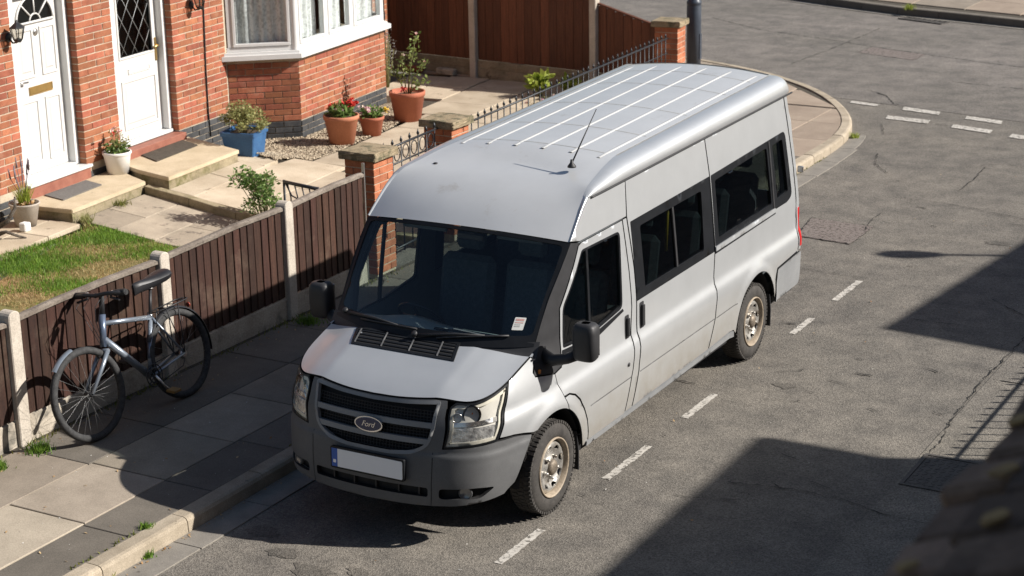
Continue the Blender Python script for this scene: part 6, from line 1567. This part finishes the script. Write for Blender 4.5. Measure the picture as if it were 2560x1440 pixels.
# seat
sp_top = stt+(stt-bb).normalized()*.22; tb('seat_post', [stt-(stt-bb)*.02, sp_top], .014, m_bblack)
tb('seat_clamp', [stt-(stt-bb)*.015, stt+(stt-bb)*.02], .024, m_alloy)
sa, sh = STp[0]+.07, STp[1]+.275
rows = []
for a, hw, dz in ((-.195, .008, -.012), (-.185, .026, -.006), (-.12, .036, .0), (-.03, .054, -.002), (.06, .092, .004), (.13, .118, .014), (.18, .115, .022), (.215, .080, .020), (.225, .02, .010)):
    r_ = []
    for t in np.linspace(0, 2*math.pi, 15):
        c, s = math.cos(t), math.sin(t); r_.append(bp_(sa+a, sh+dz+(.040*s if s > 0 else .062*s), hw*c))
    rows.append(r_)
MB().grid(rows).build('saddle', m_bblack, bk)
for sd in (-1, 1): tb('saddle_rail', [bp_(sa-.10, sh-.035, .02*sd), bp_(sa, sh-.06, .025*sd), bp_(sa+.11, sh-.03, .035*sd)], .004, m_steel, n=6)
# rear rack, mudguards
rk = MB(); z_ = WR*2+.035
for sd in (-1, 1):
    rk.tube([bp_(RA[0]-.22, z_, .05*sd), bp_(RA[0]+.16, z_+.012, .062*sd), bp_(RA[0]+.21, z_+.012, .03*sd), bp_(RA[0]+.215, z_+.012, 0)], .006, 6)
    rk.tube([bp_(RA[0]+.05, z_, .06*sd), bp_(*RA, .062*sd)], .005, 6); rk.tube([bp_(RA[0]-.10, z_, .055*sd), bp_(*RA, .062*sd)], .005, 6); rk.tube([bp_(RA[0]-.22, z_, .05*sd), bp_(STp[0]+.02, STp[1]-.12, .02*sd)], .005, 6)
for k in range(4): rk.tube([bp_(RA[0]-.2+k*.12, z_+.003*k, -.055), bp_(RA[0]-.2+k*.12, z_+.003*k, .055)], .005, 6)
rk.build('rear_rack', m_bblack, bk)
def guard(name, ax, ea, eh, ew, t0, t1):
    rows = []
    for t in np.linspace(t0, t1, 22):
        d = ea*math.cos(t)+eh*math.sin(t); rows.append([ax+d*(WR+.006)-ew*.030, ax+d*(WR+.020)-ew*.020, ax+d*(WR+.025), ax+d*(WR+.020)+ew*.020, ax+d*(WR+.006)+ew*.030])
    return MB().grid(rows).build(name, m_bframe if name == 'front_mudguard' else m_bblack, bk)
guard('rear_mudguard', raxle, bp_(1, 0), bp_(0, 1), bp_(0, 0, 1), R(-12), R(150)); guard('front_mudguard', faxle, fea, feh, few, R(100), R(136))
m = MB(); q = bp_(RA[0]+.235, WR*2-.02); m.lathe([(0, 0), (.022, 0), (.022, .010), (0, .015)], 12, Matrix.Translation(q) @ Matrix.Rotation(R(-90), 4, 'X')); m.build('reflector', plain('red_reflector', (.22, .035, .02), .35), bk)
# drive train
ew = bp_(0, 0, 1); cr_ = MB(); cr_.loop([bb+ew*.05+bp_(math.cos(t)*.095, math.sin(t)*.095) for t in np.linspace(0, 2*math.pi, 33)[:-1]], .006, 6); cr_.loop([bb+ew*.05+bp_(math.cos(t)*.06, math.sin(t)*.06) for t in np.linspace(0, 2*math.pi, 25)[:-1]], .008, 6)
for k in range(5): cr_.tube([bb+ew*.05, bb+ew*.05+bp_(math.cos(k*1.257)*.095, math.sin(k*1.257)*.095)], .006, 5)
cr_.build('chainring', m_bblack, bk)
MB().tube([bb+ew*.045+bp_(0, .095), raxle+ew*.045+bp_(0, .04)], .004, 5).tube([bb+ew*.045+bp_(0, -.095), raxle+ew*.045+bp_(-.04, -.10), raxle+ew*.045+bp_(0, -.05)], .004, 5).build('chain', m_bblack, bk)
MB().tube([raxle+ew*.035, raxle+ew*.055], [.05, .03], 14).build('sprocket', m_steel, bk)
ca = bp_(.10, -.165); tb('crank', [bb+ew*.06, bb+ew*.075+ca], .010, m_alloy); pe = bb+ew*.075+ca
MB().box((-.045, -.045, -.012), (.05, .045, .012), .004, Matrix.Translation(pe+ew*.05)).build('pedal', plain('amber_pedal', (.20, .11, .03), .5), bk)
tb('crank', [bb-ew*.06, bb-ew*.075-ca], .010, m_alloy); MB().box((-.045, -.045, -.012), (.05, .045, .012), .004, Matrix.Translation(bb-ew*.125-ca)).build('pedal', m_bblack, bk)
tb('kick_stand', [bb+bp_(.06, -.02, -.02), bb+bp_(.10, -.16, .09)], .008, m_alloy)
MB().box((-.02, -.02, -.03), (.02, .02, .03), .006, Matrix.Translation(h0+(faxle-h0)*.12-fea*.03)).build('brake', m_bblack, bk)

# ================================================================== weeds and litter along the edges
def tuft(name, x, y, z, r, n, h, mat, label):
    p_ = [(x+random.gauss(0, r*.45), y+random.gauss(0, r*.45), z) for k in range(n)]
    o = blades(name, p_, h*.4, h, .005, mat, 1.0); tag(o, label, 'weeds'); return o
wp = []
for y in np.arange(-2.6, 4.6, .006):
    if random.random() < .35+.45*math.sin(y*4.1)*math.sin(y*1.3+1): wp.append((-3.30+abs(random.gauss(0, .035)), y, .11))
o = blades('weeds', wp, .015, .06, .006, m_moss, 1.1); tag(o, 'weeds and moss along the foot of the brown fence', 'weeds')
for x, y, r, n, lb in ((-3.12, -1.02, .10, 240, 'tuft of weeds beside the leftmost concrete post'), (-3.16, -1.45, .09, 200, 'tuft of weeds at the far left of the fence foot'), (-3.10, 2.62, .12, 260, 'tuft of grass in shade at the foot of the fence near the van')):
    tuft('weed_tuft', x, y, .11, r, n, .09, m_grass, lb)
jp = []
for k in range(900):
    y = random.uniform(-2.6, 9.6)
    if math.sin(y*2.2)+math.sin(y*5.3+1) > .4: jp.append((-1.395+random.gauss(0, .010), y, .112))
for k in range(520):
    y = random.uniform(-2.6, 11.8)
    if math.sin(y*1.7+.6)+math.sin(y*4.3) > .5 or y > 10: jp.append((-1.215+random.gauss(0, .008), y, .004))
o = blades('kerb_moss', jp, .012, .035, .007, m_moss, 1.2); tag(o, 'moss growing in the kerb joints', 'moss')
tuft('weed_tuft', -1.385, -1.78, .112, .05, 130, .05, m_grass, 'tuft of moss behind the near kerb stone'); tuft('weed_tuft', -1.21, -1.98, .004, .05, 110, .06, m_grass, 'small weed in the gutter below the near kerb')
tuft('weed_tuft', -1.28, 13.0, .004, .07, 130, .10, m_leaf_c, 'weed in the gutter at the curved corner kerb'); tuft('weed_tuft', -3.95, 23.75, .13, .11, 200, .13, m_leaf_c, 'bright weed growing on the far kerb')
tuft('weed_tuft', *H2W(1.04, .55), .20, .10, 120, .08, m_moss, 'weeds at the foot of the door step')
tuft('weed_tuft', *H2W(1.10, -.22), .19, .08, 140, .14, m_leaf_b, 'pale weed at the corner of the door step')
def litter(name, pts, mat, size, label):
    C = np.array(pts); n = len(C); th = rng.uniform(0, 6.28, n); s = size*rng.uniform(.5, 1.3, n); a = np.c_[np.cos(th)*s, np.sin(th)*s, rng.uniform(0, .4, n)*s]; b = np.c_[-np.sin(th)*s*.5, np.cos(th)*s*.5, rng.uniform(0, .3, n)*s]
    o = soup(name, np.stack([C-a, C-b, C+a, C+b], 1), mat, None, 4); tag(o, label, 'litter'); return o
lp_ = []
for k in range(420):
    y = random.uniform(-2.6, 9); lp_.append((-3.28+abs(random.gauss(0, .10)), y, .116) if k % 2 else (-1.20+abs(random.gauss(0, .03)), y, .013))
for k in range(60): lp_.append((random.uniform(-3.2, -1.4), random.uniform(-2.5, 4), .117))
for k in range(70): lp_.append((random.uniform(-.9, 2.8), random.uniform(-1.5, 12), .012))
litter('leaf_litter', lp_, m_litter, .013, 'scattered dry leaf litter on pavement and gutter')
litter('chippings', [(random.uniform(-3.2, -1.4), random.uniform(-2.6, 6), .115) for k in range(130)]+[(random.uniform(-.9, 3), random.uniform(-1.5, 9), .010) for k in range(120)], plain('pale_grit', (.55, .53, .49), .9), .007, 'pale chips of grit on pavement and road')

# ================================================================== what stands on the camera's side of the street (outside the picture, casts the shadows in it)
def opp_house(y0, y1, x0, h, label, rz=0):
    e = empty('opposite_house', (x0, y0, 0), rz, label, 'house', 'houses across the street'); L_ = y1-y0
    MB().box((.35, .25, -.05), (8, L_-.25, h-.02)).build('wall', m_wallbrick, e)
    MB().prism([(0, 0), (8.4, 0), (8.4, L_), (0, L_)], h-.02, h+.08).build('eaves', m_upvc, e)
    V = [(0.05, .05, h+.085), (8.35, .05, h+.085), (8.35, L_-.05, h+.085), (.05, L_-.05, h+.085), (4.2, min(4.2, L_*.45), h+1.5), (4.2, max(L_-4.2, L_*.55), h+1.5)]
    pyobj('roof', V, [(0, 1, 4), (1, 2, 5, 4), (2, 3, 5), (3, 0, 4, 5), (3, 2, 1, 0)], m_roof_tile, e)
    for k in range(int(L_/2.2)):
        for z in (.9, 3.1):
            if z+1.3 > h: continue
            w_ = empty('window', (0, 0, 0)); w_.parent = e; a = .9+k*2.2
            if a+1.1 > L_-.4: continue
            mb = MB(); mb.box((.28, a, z), (.36, a+.06, z+1.2)); mb.box((.28, a+1.0, z), (.36, a+1.06, z+1.2)); mb.box((.28, a+.061, z), (.358, a+.999, z+.06)); mb.box((.28, a+.061, z+1.14), (.358, a+.999, z+1.2)); mb.build('frame', m_upvc, w_); MB().box((.33, a+.06, z+.06), (.345, a+1.0, z+1.14)).build('pane', plain('dark_pane', (.03, .035, .04), .08), w_)
    return e
TE = math.tan(SUN_EL)/math.cos(SUN_AZ)   # fall in height per metre of x
eh = 5.1; ex = 1.84+eh/TE; ey = (ex-1.84)*math.tan(SUN_AZ)
opp_house(-3.9, 2.12+ey, ex, eh, 'brick house across the street behind the viewpoint')
opp_house(5.24+ey, 5.24+ey+16, ex, eh, 'brick house across the street further along the road', R(-6.5))
ld_ = 5.0/math.tan(SUN_EL)+1.08; lx, ly = .86+ld_*math.cos(SUN_AZ), 7.62+ld_*math.sin(SUN_AZ)
l2 = empty('lamp_post', (lx, ly, .0), 0, 'street lamp across the road whose shadow falls behind the van', 'lamp post', 'street lamps')
lamp(l2, 4.6, math.pi+SUN_AZ)
# garden railing opposite
rx = 3.33+1.02/TE; ryo = (rx-3.33)*math.tan(SUN_AZ)
railing((rx, 2.2+ryo), (rx, 5.3+ryo), 1.05, 1.05, .0, 'iron railing across the street casting barred shadows', False, .17)

# ================================================================== tiled lean-to roof below the viewpoint, out of focus in the near corner
lr = empty('tiled_wall', (6.20, -11.6, 4.35), 0, 'dark mossy tiled wall coping out of focus in the near right corner', 'wall')
m_tile = mottled('old_clay_tile', (.10, .066, .048), (.22, .15, .105), 7, .9, 60, .5, .5, .006, rand=.55, dark=((.62, .44, .16), 5.5, .64))
me_t = cbox_mesh('roof_tile', (0, 0, 0), (.30, .150, .05), .012); me_t.materials.append(m_tile)
RP = R(30)
for c in range(5):
    for k in range(24):
        o = link('roof_tile', me_t, m_tile, lr); a = c*.115+random.uniform(-.02, .02)
        o.location = (a*math.cos(RP), k*.184+(.09 if c % 2 else 0)+random.uniform(-.004, .004), a*math.sin(RP)+random.uniform(-.012, .02)); o.rotation_euler = (random.uniform(-.09, .09), -RP+.13+random.uniform(-.05, .05), random.uniform(-.05, .05))
mb = MB(); mb.prism([(.06, -.03), (.66, .315), (.66, .12), (.12, -.16)], 0, 4.35, Matrix(((1, 0, 0, 0), (0, 0, 1, 0), (0, 1, 0, 0), (0, 0, 0, 1)))); mb.build('roof_deck', m_roof_tile, lr)
m_lich = mottled('lichen', (.22, .15, .07), (.36, .25, .11), 20, .95)
for a_, k_, r_ in ((.03, 3.62, .022), (.10, 3.30, .026), (.05, 2.95, .018), (.16, 3.05, .024), (.02, 4.1, .012), (.12, 3.9, .014)):
    P = [(r_*random.uniform(.7, 1.2)*math.cos(t), r_*random.uniform(.7, 1.2)*math.sin(t)) for t in np.linspace(0, 2*math.pi, 13)[:-1]]
    MB().prism(P, .0, .006, Matrix.Translation((a_*math.cos(RP), k_, a_*math.sin(RP)+.058)) @ Matrix.Rotation(-RP+.13, 4, 'Y')).build('lichen', m_lich, lr)
MB().box((.22, .1, -4.4), (.60, 4.25, -.10)).build('garden_wall', m_wallbrick, lr)
tall = empty('opposite_house', (ex, -16, 0), 0, 'unseen taller brick house added to shade the near tiled coping', 'house', 'houses across the street')  # unseen house, added to keep the near tiles in shade
MB().box((.36, 0, 0), (8, 11.9, 7.2)).build('wall', m_wallbrick, tall); MB().prism([(0, 0), (8.4, 0), (8.4, 12), (0, 12)], 7.2, 7.35).build('roof', m_roof_tile, tall)
